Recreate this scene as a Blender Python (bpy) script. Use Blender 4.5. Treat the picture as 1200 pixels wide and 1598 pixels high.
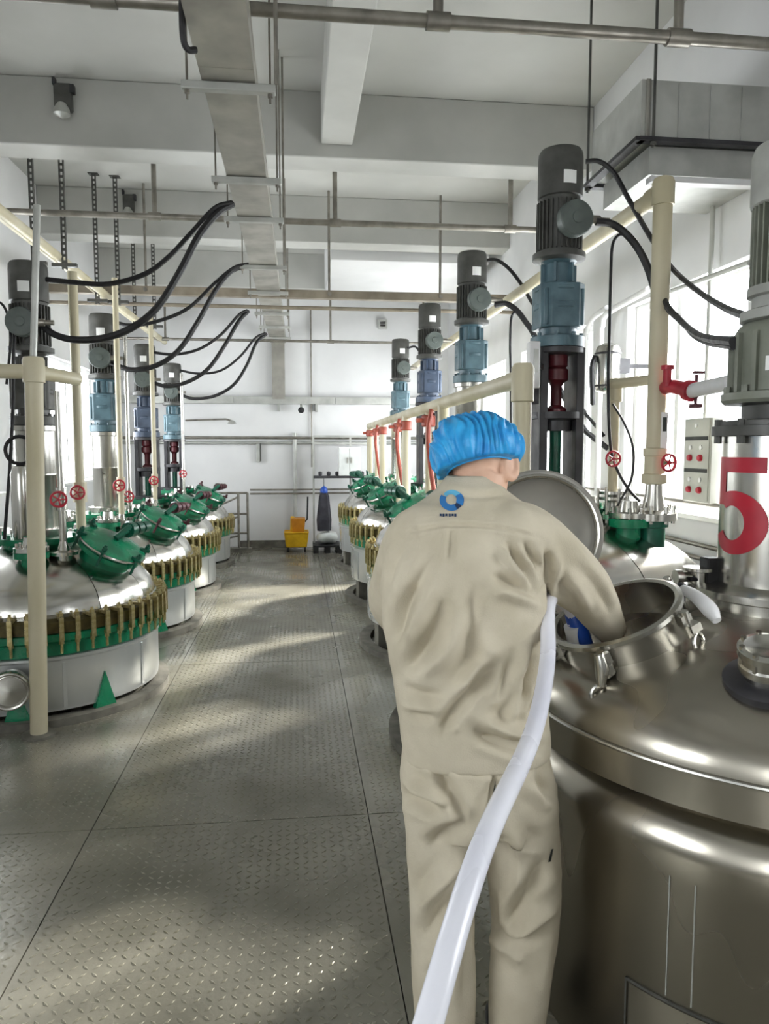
import bpy, bmesh, math, random
import numpy as np
from mathutils import Vector, Matrix, noise
from mathutils.bvhtree import BVHTree

random.seed(5)
sc = bpy.context.scene
for o in list(bpy.data.objects):
    bpy.data.objects.remove(o)
COL = sc.collection
PI = math.pi

# ------------------------------------------------------------------ camera
W_PX, H_PX, F_PX, CZ = 1200, 1598, 1150.0, 1.6
_th = math.atan((799 - 700) / F_PX)
_ps = math.atan((600 - 465) * math.cos(_th) / F_PX)
FWD = Vector((math.sin(_ps) * math.cos(_th), math.cos(_ps) * math.cos(_th), -math.sin(_th)))
RGT = Vector((math.cos(_ps), -math.sin(_ps), 0))
UPV = RGT.cross(FWD)
cd = bpy.data.cameras.new('camera')
cam = bpy.data.objects.new('camera', cd)
COL.objects.link(cam)
cd.sensor_fit = 'HORIZONTAL'
cd.sensor_width = 36
cd.lens = 36 * F_PX / W_PX
cd.clip_start = 0.05
M = Matrix((RGT, UPV, -FWD)).transposed().to_4x4()
M.translation = (0, 0, CZ)
cam.matrix_world = M
sc.camera = cam

# ------------------------------------------------------------------ view + daylight
sc.view_settings.view_transform = 'Standard'
sc.view_settings.look = 'None'
sc.view_settings.gamma = 1
sc.view_settings.use_curve_mapping = False
sc.view_settings.exposure = 0.25

wd = bpy.data.worlds.new('overcast_sky')
sc.world = wd
wd.use_nodes = True
bg = wd.node_tree.nodes['Background']
bg.inputs[0].default_value = (0.93, 0.97, 1.0, 1)
bg.inputs[1].default_value = 11.0

sl = bpy.data.lights.new('hazy_sun', 'SUN')
sl.energy, sl.angle, sl.color = 26.0, math.radians(7), (1.0, .97, .9)
so_ = bpy.data.objects.new('hazy_sun', sl)
so_.rotation_euler = Vector((-.70, -.46, -.51)).to_track_quat('-Z', 'Y').to_euler()
COL.objects.link(so_)

# room box
XL, XR, YN, YF, ZC = -2.75, 2.45, -3.4, 12.0, 4.4
# windows: (y0, y1) on the side walls, (x0, x1) on the wall behind the camera
WZ0, WZ1 = 1.2, 2.65
WIN_R = [(0.1, 1.2), (3.85, 5.35), (6.0, 8.0), (8.6, 11.2)]  # first is unseen, added as side light; last two widened to brighten the floor
WIN_L = [(-0.8, 0.8), (5.65, 7.15), (8.2, 10.6)]  # first one out of view, put in to rake light across the worker's back
FILL_WIN_B = [(-2.4, -1.5)]  # unseen rear window, added as fill light from behind left


def portal(loc, rot, sx, sy):
    l = bpy.data.lights.new('window_portal', 'AREA')
    l.shape = 'RECTANGLE'
    l.size, l.size_y = sx, sy
    l.cycles.is_portal = True
    o = bpy.data.objects.new('window_portal', l)
    o.location, o.rotation_euler = loc, rot
    COL.objects.link(o)


for a, b in WIN_R:
    portal((XR + .2, (a + b) / 2, (WZ0 + WZ1) / 2), (0, PI / 2, 0), WZ1 - WZ0, b - a)
for a, b in WIN_L:
    portal((XL - .2, (a + b) / 2, (WZ0 + WZ1) / 2), (0, -PI / 2, 0), WZ1 - WZ0, b - a)
for a, b in FILL_WIN_B:
    portal(((a + b) / 2, YN - .2, 2.15), (PI / 2, 0, 0), b - a, 2.5)


# ------------------------------------------------------------------ helpers
def at(px, py, Y=None, z=None, X=None):
    d = FWD + RGT * ((px - 600) / F_PX) - UPV * ((py - 799) / F_PX)
    if Y is not None:
        t = Y / d.y
    elif z is not None:
        t = (z - CZ) / d.z
    else:
        t = X / d.x
    return Vector((0, 0, CZ)) + d * t


def proj_np(v):
    v = v - np.array([0, 0, CZ])
    zc = v @ np.array(FWD)
    return np.stack([600 + F_PX * (v @ np.array(RGT)) / zc, 799 - F_PX * (v @ np.array(UPV)) / zc], 1)


WLOC = {}


def T(x, y, z):
    return Matrix.Translation((x, y, z))


def RX(a): return Matrix.Rotation(a, 4, 'X')
def RY(a): return Matrix.Rotation(a, 4, 'Y')
def RZ(a): return Matrix.Rotation(a, 4, 'Z')


def frame(p, axis):
    """matrix with local z along axis, origin at p"""
    q = Vector(axis).normalized().to_track_quat('Z', 'Y').to_matrix().to_4x4()
    q.translation = p
    return q


def spline(pts, k=6):
    pts = [Vector(p) for p in pts]
    if len(pts) < 3:
        return pts
    P = [2 * pts[0] - pts[1]] + pts + [2 * pts[-1] - pts[-2]]
    out = []
    for i in range(1, len(P) - 2):
        a, b, c, d = P[i - 1:i + 3]
        for j in range(k):
            t = j / k
            out.append(.5 * (2 * b + (c - a) * t + (2 * a - 5 * b + 4 * c - d) * t * t + (3 * b - a - 3 * c + d) * t ** 3))
    out.append(pts[-1])
    return out


class MB:
    def __init__(s, M=None):
        s.v, s.f, s.M = [], [], M or Matrix()

    def add(s, vs, fs):
        o = len(s.v)
        M = s.M
        s.v += [M @ Vector(p) for p in vs]
        s.f += [tuple(i + o for i in f) for f in fs]
        return s

    def box(s, c, d, R=None):
        hx, hy, hz = d[0] / 2, d[1] / 2, d[2] / 2
        vs = [Vector((x, y, z)) for z in (-hz, hz) for y in (-hy, hy) for x in (-hx, hx)]
        if R is not None:
            vs = [R @ p for p in vs]
        c = Vector(c)
        return s.add([p + c for p in vs], [(0, 2, 3, 1), (4, 5, 7, 6), (0, 1, 5, 4), (2, 6, 7, 3), (0, 4, 6, 2), (1, 3, 7, 5)])

    def bar(s, p0, p1, w, h, up=(0, 0, 1)):
        p0, p1 = Vector(p0), Vector(p1)
        d = (p1 - p0).normalized()
        u = Vector(up)
        if abs(d.dot(u)) > .98:
            u = Vector((1, 0, 0))
        r = d.cross(u).normalized()
        u = r.cross(d)
        vs = [p + r * a * w / 2 + u * b * h / 2 for p in (p0, p1) for a, b in ((-1, -1), (1, -1), (1, 1), (-1, 1))]
        return s.add(vs, [(0, 1, 2, 3), (7, 6, 5, 4), (0, 4, 5, 1), (1, 5, 6, 2), (2, 6, 7, 3), (3, 7, 4, 0)])

    def tube(s, pts, r, n=10, k=0, cap=True):
        """tube along pts, r constant or per input point"""
        pts = [Vector(p) for p in pts]
        rs = list(r) if hasattr(r, '__len__') else None
        if k:
            if rs:
                rr = spline([(q, 0, 0) for q in rs], k)
                rs = [q.x for q in rr]
            pts = spline(pts, k)
        if rs is None:
            rs = [r] * len(pts)
        m = len(pts)
        vs, fs = [], []
        up = None
        for i, p in enumerate(pts):
            d = (pts[min(i + 1, m - 1)] - pts[max(i - 1, 0)]).normalized()
            if up is None:
                up = Vector((0, 0, 1)) if abs(d.z) < .9 else Vector((1, 0, 0))
            a = d.cross(up).normalized()
            up = a.cross(d).normalized()
            for j in range(n):
                t = 2 * PI * j / n
                vs.append(p + (a * math.cos(t) + up * math.sin(t)) * rs[i])
        for i in range(m - 1):
            for j in range(n):
                k2 = (j + 1) % n
                fs.append((i * n + j, i * n + k2, (i + 1) * n + k2, (i + 1) * n + j))
        if cap:
            fs.append(tuple(range(n))[::-1])
            fs.append(tuple((m - 1) * n + j for j in range(n)))
        return s.add(vs, fs)

    def cyl(s, p0, p1, r0, r1=None, n=16):
        return s.tube([p0, p1], [r0, r0 if r1 is None else r1], n)

    def lathe(s, prof, n=48, M=None, a0=0, a1=2 * PI):
        full = abs(a1 - a0 - 2 * PI) < 1e-6
        m = n if full else n + 1
        vs, fs = [], []
        for r, z in prof:
            for j in range(m):
                t = a0 + (a1 - a0) * j / n
                vs.append(Vector((r * math.cos(t), r * math.sin(t), z)))
        for i in range(len(prof) - 1):
            for j in range(n):
                k = (j + 1) % m
                fs.append((i * m + j, i * m + k, (i + 1) * m + k, (i + 1) * m + j))
        if full:
            if prof[0][0] > 1e-4:
                fs.append(tuple(range(m))[::-1])
            if prof[-1][0] > 1e-4:
                fs.append(tuple((len(prof) - 1) * m + j for j in range(m)))
        if M is not None:
            vs = [M @ p for p in vs]
        return s.add(vs, fs)

    def ring(s, r0, r1, z0, z1, n=48, M=None):
        """closed annulus"""
        vs, fs = [], []
        for r, z in ((r0, z0), (r1, z0), (r1, z1), (r0, z1)):
            for j in range(n):
                t = 2 * PI * j / n
                vs.append(Vector((r * math.cos(t), r * math.sin(t), z)))
        for i in range(4):
            for j in range(n):
                k = (j + 1) % n
                i2 = (i + 1) % 4
                fs.append((i * n + j, i * n + k, i2 * n + k, i2 * n + j))
        if M is not None:
            vs = [M @ p for p in vs]
        return s.add(vs, fs)

    def torus(s, R, r, M=None, n=24, m=8, a0=0, a1=2 * PI):
        full = abs(a1 - a0 - 2 * PI) < 1e-6
        nn = n if full else n + 1
        vs, fs = [], []
        for i in range(nn):
            t = a0 + (a1 - a0) * i / n
            for j in range(m):
                q = 2 * PI * j / m
                vs.append(Vector(((R + r * math.cos(q)) * math.cos(t), (R + r * math.cos(q)) * math.sin(t), r * math.sin(q))))
        for i in range(n):
            i2 = (i + 1) % nn
            for j in range(m):
                k = (j + 1) % m
                fs.append((i * m + j, i2 * m + j, i2 * m + k, i * m + k))
        if M is not None:
            vs = [M @ p for p in vs]
        return s.add(vs, fs)

    def ball(s, c, r, n=16, m=10, M=None):
        r = r if hasattr(r, '__len__') else (r, r, r)
        vs, fs = [Vector((0, 0, -r[2]))], []
        for i in range(1, m):
            a = -PI / 2 + PI * i / m
            for j in range(n):
                t = 2 * PI * j / n
                vs.append(Vector((r[0] * math.cos(a) * math.cos(t), r[1] * math.cos(a) * math.sin(t), r[2] * math.sin(a))))
        vs.append(Vector((0, 0, r[2])))
        L = len(vs) - 1
        for j in range(n):
            k = (j + 1) % n
            fs.append((0, 1 + k, 1 + j))
            for i in range(m - 2):
                b = 1 + i * n
                fs.append((b + j, b + k, b + n + k, b + n + j))
            fs.append((1 + (m - 2) * n + j, 1 + (m - 2) * n + k, L))
        if M is not None:
            vs = [M @ p for p in vs]
        return s.add([p + Vector(c) for p in vs], fs)

    def prism(s, poly, d0, d1, M=None):
        """poly in local xy, extruded along local z d0..d1"""
        n = len(poly)
        vs = [Vector((x, y, d)) for d in (d0, d1) for x, y in poly]
        fs = [tuple(range(n))[::-1], tuple(range(n, 2 * n))] + [(i, (i + 1) % n, n + (i + 1) % n, n + i) for i in range(n)]
        if M is not None:
            vs = [M @ p for p in vs]
        return s.add(vs, fs)

    def mesh(s, name, mat, off=None, sharp=38):
        me = bpy.data.meshes.new(name)
        o = Vector(off) if off is not None else Vector()
        me.from_pydata([tuple(p - o) for p in s.v], [], s.f)
        me.materials.append(mat)
        bm = bmesh.new()
        bm.from_mesh(me)
        bmesh.ops.recalc_face_normals(bm, faces=bm.faces)
        bm.to_mesh(me)
        bm.free()
        me.polygons.foreach_set('use_smooth', [True] * len(me.polygons))
        me.set_sharp_from_angle(angle=math.radians(sharp))
        return me

    def build(s, name, mat, parent=None, local=False, bevel=0, sharp=38, base=None):
        """parented: verts are world coords (local=False) or already local"""
        off = Vector()
        if parent is not None and not local:
            off = WLOC.get(parent.name, Vector())
        if parent is None and base is not None:
            off = Vector(base)
        o = bpy.data.objects.new(name, s.mesh(name, mat, off, sharp))
        COL.objects.link(o)
        if parent is not None:
            o.parent = parent
            WLOC[o.name] = off if not local else WLOC.get(parent.name, Vector())
        elif base is not None:
            o.location = base
            WLOC[o.name] = Vector(base)
        if bevel:
            m = o.modifiers.new('bevel', 'BEVEL')
            m.width, m.segments, m.limit_method = bevel, 2, 'ANGLE'
        return o


def thing(name, label, cat, loc=(0, 0, 0), group=None, kind=None):
    o = bpy.data.objects.new(name, None)
    o.empty_display_size = .1
    o.location = loc
    COL.objects.link(o)
    WLOC[o.name] = Vector(loc)
    return tag(o, label, cat, group, kind)


def tag(o, label=None, cat=None, group=None, kind=None):
    if label: o['label'] = label
    if cat: o['category'] = cat
    if group: o['group'] = group
    if kind: o['kind'] = kind
    return o


def inst(me, name, parent, loc=(0, 0, 0), rot=(0, 0, 0)):
    o = bpy.data.objects.new(name, me)
    o.location, o.rotation_euler = loc, rot
    o.parent = parent
    COL.objects.link(o)
    return o


# ------------------------------------------------------------------ materials
def srgb(h):
    c = [int(h[i:i + 2], 16) / 255 for i in (0, 2, 4)]
    return tuple((x / 12.92 if x <= .04045 else ((x + .055) / 1.055) ** 2.4) for x in c) + (1,)


def mat(name, c1, c2=None, rough=.5, metal=0, scale=6, stretch=(1, 1, 1), rvar=.1, bump=0, bscale=None, spec=.5, detail=4, lo=.35, hi=.65, **kw):
    m = bpy.data.materials.new(name)
    m.use_nodes = True
    nt = m.node_tree
    b = nt.nodes['Principled BSDF']
    c1 = srgb(c1)
    c2 = srgb(c2) if c2 else tuple(x * .86 for x in c1[:3]) + (1,)
    tc = nt.nodes.new('ShaderNodeTexCoord')
    mp = nt.nodes.new('ShaderNodeMapping')
    mp.inputs['Scale'].default_value = stretch
    nt.links.new(tc.outputs['Object'], mp.inputs[0])
    nz = nt.nodes.new('ShaderNodeTexNoise')
    nz.inputs['Scale'].default_value = scale
    nz.inputs['Detail'].default_value = detail
    nt.links.new(mp.outputs[0], nz.inputs['Vector'])
    cr = nt.nodes.new('ShaderNodeValToRGB')
    cr.color_ramp.elements[0].position, cr.color_ramp.elements[1].position = lo, hi
    cr.color_ramp.elements[0].color, cr.color_ramp.elements[1].color = c2, c1
    nt.links.new(nz.outputs['Fac'], cr.inputs[0])
    nt.links.new(cr.outputs[0], b.inputs['Base Color'])
    mr = nt.nodes.new('ShaderNodeMapRange')
    mr.inputs['To Min'].default_value = max(0, rough + rvar)
    mr.inputs['To Max'].default_value = max(0, rough - rvar)
    mr.inputs['From Min'].default_value, mr.inputs['From Max'].default_value = .3, .7
    nt.links.new(nz.outputs['Fac'], mr.inputs[0])
    nt.links.new(mr.outputs[0], b.inputs['Roughness'])
    b.inputs['Metallic'].default_value = metal
    b.inputs['Specular IOR Level'].default_value = spec
    for k, v in kw.items():
        b.inputs[k].default_value = v
    if bump:
        n2 = nt.nodes.new('ShaderNodeTexNoise')
        n2.inputs['Scale'].default_value = bscale or scale * 4
        n2.inputs['Detail'].default_value = 3
        nt.links.new(mp.outputs[0], n2.inputs['Vector'])
        bp = nt.nodes.new('ShaderNodeBump')
        bp.inputs['Strength'].default_value = bump
        bp.inputs['Distance'].default_value = .02
        nt.links.new(n2.outputs['Fac'], bp.inputs['Height'])
        nt.links.new(bp.outputs[0], b.inputs['Normal'])
    return m


MT = {}
MT['wall'] = mat('white_wall_paint', 'e2e2e2', 'd6d6d6', .7, scale=1.2, bump=.05, bscale=14)
MT['ceil'] = mat('ceiling_paint', 'bdbdb8', 'b0b0ab', .75, scale=1.0)
MT['beam'] = mat('beam_paint', 'b9b9b4', 'acaca7', .7, scale=1.5)
MT['plate'] = mat('steel_floor_plate', '969387', '6a675b', .27, metal=.3, scale=1.7, rvar=.14, bump=.06, bscale=40, detail=7, lo=.3, hi=.7)
MT['lug'] = mat('steel_tread_lugs', '959284', '706d5c', .36, metal=.3, scale=3)
MT['joint'] = mat('floor_joint', '2b2a26', rough=.8)
MT['curb'] = mat('concrete_curb', '7d7a70', '5f5c54', .7, scale=8, bump=.1)
MT['steel'] = mat('stainless', 'd2d0ca', 'aeaca4', .24, metal=1, scale=2.2, stretch=(1, 1, .35), rvar=.07, bump=.012, bscale=9)
MT['steel2'] = mat('stainless_tank', 'b9b4a8', '8c867b', .26, metal=1, scale=2.2, stretch=(1, 1, .4), rvar=.07, detail=2, lo=.2, hi=.8)
MT['alu'] = mat('aluminium_cladding', 'd9dbda', 'c6c9c9', .32, metal=.65, scale=3, stretch=(1, 1, .2), rvar=.07, bump=.03, bscale=7)
MT['galv'] = mat('galvanised_sheet', 'bfc0bb', 'a9aaa5', .42, metal=.45, scale=5, rvar=.08)
MT['galvdark'] = mat('galvanised_tray', 'b3b0a7', '99968e', .38, metal=.5, scale=4, rvar=.08)
MT['pipe'] = mat('steel_pipe', '9a958c', '7e7a72', .4, metal=.7, scale=8)
MT['tan'] = mat('tan_channel', '9a9080', '857b6c', .5, metal=.3, scale=6)
MT['green'] = mat('green_enamel', '1b8a61', '126b4a', .3, scale=9, rvar=.1)
MT['dkgreen'] = mat('dark_green_enamel', '16604a', '0d4434', .35, scale=9)
MT['brass'] = mat('brass_clamp', 'cfc294', 'a08f58', .34, metal=.7, scale=30)
MT['olive'] = mat('gasket_olive', '5e5428', '453c1c', .55, metal=.2, scale=18)
MT['motor'] = mat('motor_grey', '52524e', '42423e', .5, scale=10, metal=.1)
MT['motorlt'] = mat('motor_light_grey', 'a5a6a0', '92938d', .48, scale=8, metal=.1)
MT['gold'] = mat('motor_olive_grey', '83867a', '6e7165', .48, scale=9, metal=.1)
MT['jbox'] = mat('junction_box_grey', '5a625e', '4b534f', .5, scale=12)
MT['blue'] = mat('gearbox_blue', '55707a', '405861', .42, scale=9)
MT['navy'] = mat('gearbox_slate_blue', '44536a', '333f52', .45, scale=9)
MT['frame'] = mat('stand_dark', '333236', '242326', .5, scale=9)
MT['coupling'] = mat('coupling_red', '5e1d26', '421418', .45, scale=9)
MT['dkred'] = mat('dark_red_fitting', '5a2630', '3d1a22', .5, scale=14)
MT['red'] = mat('handwheel_red', 'c2273b', '9c1b2c', .4, scale=14)
MT['orange'] = mat('orange_red_hose', 'a9503f', '8f3f30', .5, scale=14)
MT['cream'] = mat('cream_pipe', 'cfc7ae', 'bab193', .42, scale=3, stretch=(1, 1, .3))
MT['whitep'] = mat('white_pipe', 'e4e4e4', 'd2d2d2', .45, scale=5)
MT['black'] = mat('black_rubber', '1d1c1e', '121113', .55, scale=20)
MT['white'] = mat('white_plastic', 'f0f0ee', 'e2e2e0', .4, scale=5)
MT['panel'] = mat('control_panel_grey', 'b9bab2', 'a9aaa2', .45, scale=5)
MT['dark'] = mat('dark_print', '2d302c', '222421', .6, scale=12)
MT['yellow'] = mat('yellow_plastic', 'f0c020', 'd8a510', .4, scale=6)
MT['orangepl'] = mat('amber_plastic', 'cf8a1c', 'b4730f', .45, scale=6)
MT['bluepl'] = mat('blue_plastic', '1d4fb0', '163f92', .4, scale=6)
MT['cloth'] = mat('khaki_cloth', 'c8bfab', 'bab19c', .85, scale=9, spec=.15, bump=.12, bscale=260)
MT['cap'] = mat('blue_nonwoven', '38a8e4', '1f8ad2', .42, scale=22, spec=.35, bump=.1, bscale=120)
MT['skin'] = mat('skin', 'e0b9a0', 'd3a78d', .55, scale=12)
MT['hair'] = mat('dark_hair', '1d1815', rough=.6, scale=30)
MT['shoe'] = mat('shoe_black', '1b1b1d', rough=.5, scale=10)
MT['hose'] = mat('white_hose', 'e6e6ee', 'd8d8e4', .28, scale=4)
MT['logo1'] = mat('logo_blue', '2f78b8', '2a6aa8', .8, scale=5)
MT['logo2'] = mat('logo_light_blue', '63b4d6', '58a6ca', .8, scale=5)
MT['logo3'] = mat('logo_navy', '233a5c', '1d3150', .8, scale=5)
MT['num'] = mat('number_red', 'b5182f', 'a2132a', .45, scale=8)
MT['dcloth'] = mat('charcoal_cloth', '3c3b42', '2f2e35', .85, scale=8)
MT['clear'] = mat('pale_film', 'dcdfdc', 'cfd2cf', .4, scale=5)

# window glass: mostly transparent with a faint reflection
g = bpy.data.materials.new('window_glass')
g.use_nodes = True
nt = g.node_tree
nt.nodes.remove(nt.nodes['Principled BSDF'])
mx, tr, gl = nt.nodes.new('ShaderNodeMixShader'), nt.nodes.new('ShaderNodeBsdfTransparent'), nt.nodes.new('ShaderNodeBsdfGlossy')
gl.inputs['Roughness'].default_value = .05
mx.inputs[0].default_value = .06
nt.links.new(tr.outputs[0], mx.inputs[1])
nt.links.new(gl.outputs[0], mx.inputs[2])
nt.links.new(mx.outputs[0], nt.nodes['Material Output'].inputs[0])
MT['glass'] = g

# ------------------------------------------------------------------ structure
floor = MB().box(((XL + XR) / 2, (YN + YF) / 2, -.1), (XR - XL + .4, YF - YN + .4, .15)).build('floor', MT['joint'])
tag(floor, 'dark steel chequer plate floor of the workshop', kind='structure')
gx = [XL, -2.05, -.88, .29, 1.46, XR]
gy = [YN, -1.7, .7, 3.1, 5.5, 7.9, 10.3, YF]
for i in range(5):
    for j in range(7):
        a, b, c, d = gx[i] + .002, gx[i + 1] - .002, gy[j] + .002, gy[j + 1] - .002
        dz = random.uniform(-.0008, .0008)
        MB().box(((a + b) / 2, (c + d) / 2, -.0125 + dz), (b - a, d - c, .025)).build('floor_plate', MT['plate'], floor)
# raised tread lugs in the aisle (too many to count)
lv, lf = [], []
pit = .036
ny = int((11.6 - 1.2) / pit)
for j in range(ny):
    for i in range(-58, 26):
        x, y = i * pit + .015, 1.2 + j * pit
        if x > .95 or x < -2.05 or (y > 4.6 and (x < -1.0 or x > .6)) or (y > 6 and x < -1.0):
            continue
        if abs(x - .29) < .014 or abs(x + .88) < .014:
            continue
        s = 1 if (i + j) % 2 else -1
        l, w, h = .0155, .0055, .0017
        dx, dy = l * .707, l * .707 * s
        nx, nyy = -w * .707 * s, w * .707
        o = len(lv)
        lv += [(x - dx, y - dy, 0), (x + nx, y + nyy, 0), (x + dx, y + dy, 0), (x - nx, y - nyy, 0), (x - dx * .4, y - dy * .4, h), (x + dx * .4, y + dy * .4, h)]
        lf += [(o, o + 4, o + 5, o + 1)[::-1], (o + 1, o + 5, o + 2)[::-1], (o + 2, o + 5, o + 4, o + 3)[::-1], (o + 3, o + 4, o)[::-1]]
me = bpy.data.meshes.new('tread_lugs')
me.from_pydata(lv, [], lf)
me.materials.append(MT['lug'])
lug = bpy.data.objects.new('tread_lugs', me)
COL.objects.link(lug)
lug.parent = floor
lug['kind'] = 'stuff'

tag(MB().box(((XL + XR) / 2, (YN + YF) / 2, ZC + .1), (XR - XL + .6, YF - YN + .6, .2)).build('ceiling', MT['ceil']), 'pale grey painted concrete ceiling', kind='structure')


def wall_with_holes(name, axis, pos, thick, u0, u1, z0, z1, holes, label):
    """axis 'x': wall at x=pos spanning y; axis 'y': wall at y=pos spanning x. holes (a,b,za,zb)"""
    mb = MB()
    def put(a, b, za, zb):
        if b - a < 1e-4 or zb - za < 1e-4: return
        if axis == 'x':
            mb.box((pos + thick / 2, (a + b) / 2, (za + zb) / 2), (abs(thick), b - a, zb - za))
        else:
            mb.box(((a + b) / 2, pos + thick / 2, (za + zb) / 2), (b - a, abs(thick), zb - za))
    u = u0
    for a, b, za, zb in holes:
        put(u, a, z0, z1)
        put(a, b, z0, za)
        put(a, b, zb, z1)
        u = b
    put(u, u1, z0, z1)
    return tag(mb.build(name, MT['wall']), label, kind='structure')


wall_with_holes('wall_right', 'x', XR, .25, YN, YF, -.02, ZC, [(a, b, WZ0, WZ1) for a, b in WIN_R], 'white painted wall with windows on the right')
wall_with_holes('wall_left', 'x', XL, -.25, YN, YF, -.02, ZC, [(a, b, WZ0, WZ1) for a, b in WIN_L], 'white painted wall with windows on the left')
wall_with_holes('wall_far', 'y', YF, .25, XL - .25, XR + .25, -.02, ZC, [], 'plain white end wall beyond the reactors')
wall_with_holes('wall_near', 'y', YN, -.25, XL - .25, XR + .25, -.02, ZC, [(a, b, .9, 3.4) for a, b in FILL_WIN_B], 'white wall with an added light window behind the viewer')
n = 0
for side, lst in ((1, WIN_R), (-1, WIN_L)):
    for a, b in lst:
        n += 1
        x = XR + .1 if side > 0 else XL - .1
        w = thing('window_%d' % n, None, None, (x, (a + b) / 2, WZ0), kind='structure')
        w['label'] = 'white framed window in the %s wall' % ('right' if side > 0 else 'left')  # also labels the added, unseen first window of each side
        fr = MB()
        m = (a + b) / 2 + .12
        for u in (a + .025, b - .025, m):
            fr.box((x, u, (WZ0 + WZ1) / 2), (.06, .05, WZ1 - WZ0))
        for z in (WZ0 + .025, WZ1 - .025):
            fr.box((x, (a + b) / 2, z), (.058, b - a, .05))
        fr.build('window_frame', MT['white'], w)
        for u0, u1 in ((a + .05, m - .025), (m + .025, b - .05)):
            MB().box((x, (u0 + u1) / 2, (WZ0 + WZ1) / 2), (.006, u1 - u0, WZ1 - WZ0 - .1)).build('pane', MT['glass'], w)
        MB().box((x - side * .09, (a + b) / 2, WZ0 - .012), (.22, b - a + .06, .03)).build('window_sill', MT['white'], w, bevel=.004)
for a, b in FILL_WIN_B:
    n += 1
    w = thing('window_%d' % n, None, None, ((a + b) / 2, YN - .1, .9), kind='structure')
    w['label'] = 'tall white framed window added for light behind the viewer'
    fr = MB()
    for u in (a + .03, (a + b) / 2, b - .03):
        fr.box((u, YN - .1, 2.15), (.06, .06, 2.5))
    for z in (.93, 3.37):
        fr.box(((a + b) / 2, YN - .1, z), (b - a, .058, .06))
    fr.build('window_frame', MT['white'], w)
    for u0, u1 in ((a + .06, (a + b) / 2 - .03), ((a + b) / 2 + .03, b - .06)):
        MB().box(((u0 + u1) / 2, YN - .1, 2.15), (u1 - u0, .006, 2.38)).build('pane', MT['glass'], w)

# ceiling beams
k = 0
for y0, zb in ((-.9, 3.9), (2.75, 3.9), (6.08, 3.9), (8.5, 3.9), (10.95, 3.9)):
    k += 1
    tag(MB().box(((XL + XR) / 2, y0 + .15, (zb + ZC) / 2), (XR - XL, .3, ZC - zb)).build('trim_%d' % k, MT['beam'], bevel=.01), 'painted concrete beam crossing under the ceiling', kind='structure')
k += 1
tag(MB().box((.33, 4.56, 4.2), (.25, 3.03, .4)).build('trim_%d' % k, MT['beam'], bevel=.01), 'painted lengthwise ceiling beam between the cross beams', kind='structure')
k += 1
# recessed white ceiling panel near the far beams
tag(MB().box((1.35, 9.8, 4.1), (1.9, 1.9, .6)).build('trim_%d' % k, MT['wall'], bevel=.01), 'white boxed-in ceiling section near the far end', kind='structure')
tag(MB().box((-.55, YF - .012, .06), (.8, .02, .12)).build('baseboard_far', MT['curb']), 'dark skirting at the foot of the end wall', kind='structure')

# ------------------------------------------------------------------ reactor builder
def handwheel(name, c, axis, r, m, parent, local=False):
    mb = MB(frame(c, axis))
    mb.torus(r, r * .16, n=20, m=6)
    for i in range(5):
        a = 2 * PI * i / 5
        mb.cyl((0, 0, 0), (r * math.cos(a), r * math.sin(a), 0), r * .1, n=6)
    mb.cyl((0, 0, -r * .5), (0, 0, r * .3), r * .22, n=10)
    return mb.build(name, m, parent, local=local)


def hexbolts(mb, R, z0, z1, n, r, M=None):
    for i in range(n):
        a = 2 * PI * (i + .5) / n
        p0, p1 = Vector((R * math.cos(a), R * math.sin(a), z0)), Vector((R * math.cos(a), R * math.sin(a), z1))
        if M is not None:
            p0, p1 = M @ p0, M @ p1
        mb.cyl(p0, p1, r, n=6)
    return mb


# clamp: C-shaped jaw with a bolt, local +x is outward
c = MB()
c.box((-.012, 0, .075), (.075, .026, .02)).box((-.012, 0, -.045), (.075, .026, .02)).box((.021, 0, .015), (.014, .026, .14))
c.cyl((.006, 0, -.13), (.006, 0, .118), .0085, n=8).cyl((.006, 0, .085), (.006, 0, .104), .015, n=6).cyl((.006, 0, -.075), (.006, 0, -.055), .015, n=6)
CLAMP = c.mesh('clamp', MT['brass'])


def gore_mesh(R, h, r_in, n, name, material, z0=0):
    mb = MB()
    a = PI / n - .004
    prof = []
    for i in range(9):
        t = i / 8 * (PI / 2 - math.asin(min(1, r_in / R)) * .9)
        prof.append((max(R * math.cos(t), r_in), h * math.sin(t) + z0))
    mb.lathe(prof, 5, a0=-a, a1=a)
    out = mb.mesh(name, material)
    return out


def dome_z(R, h, r):
    return h * math.sqrt(max(0, 1 - (r / R) ** 2))


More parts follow.
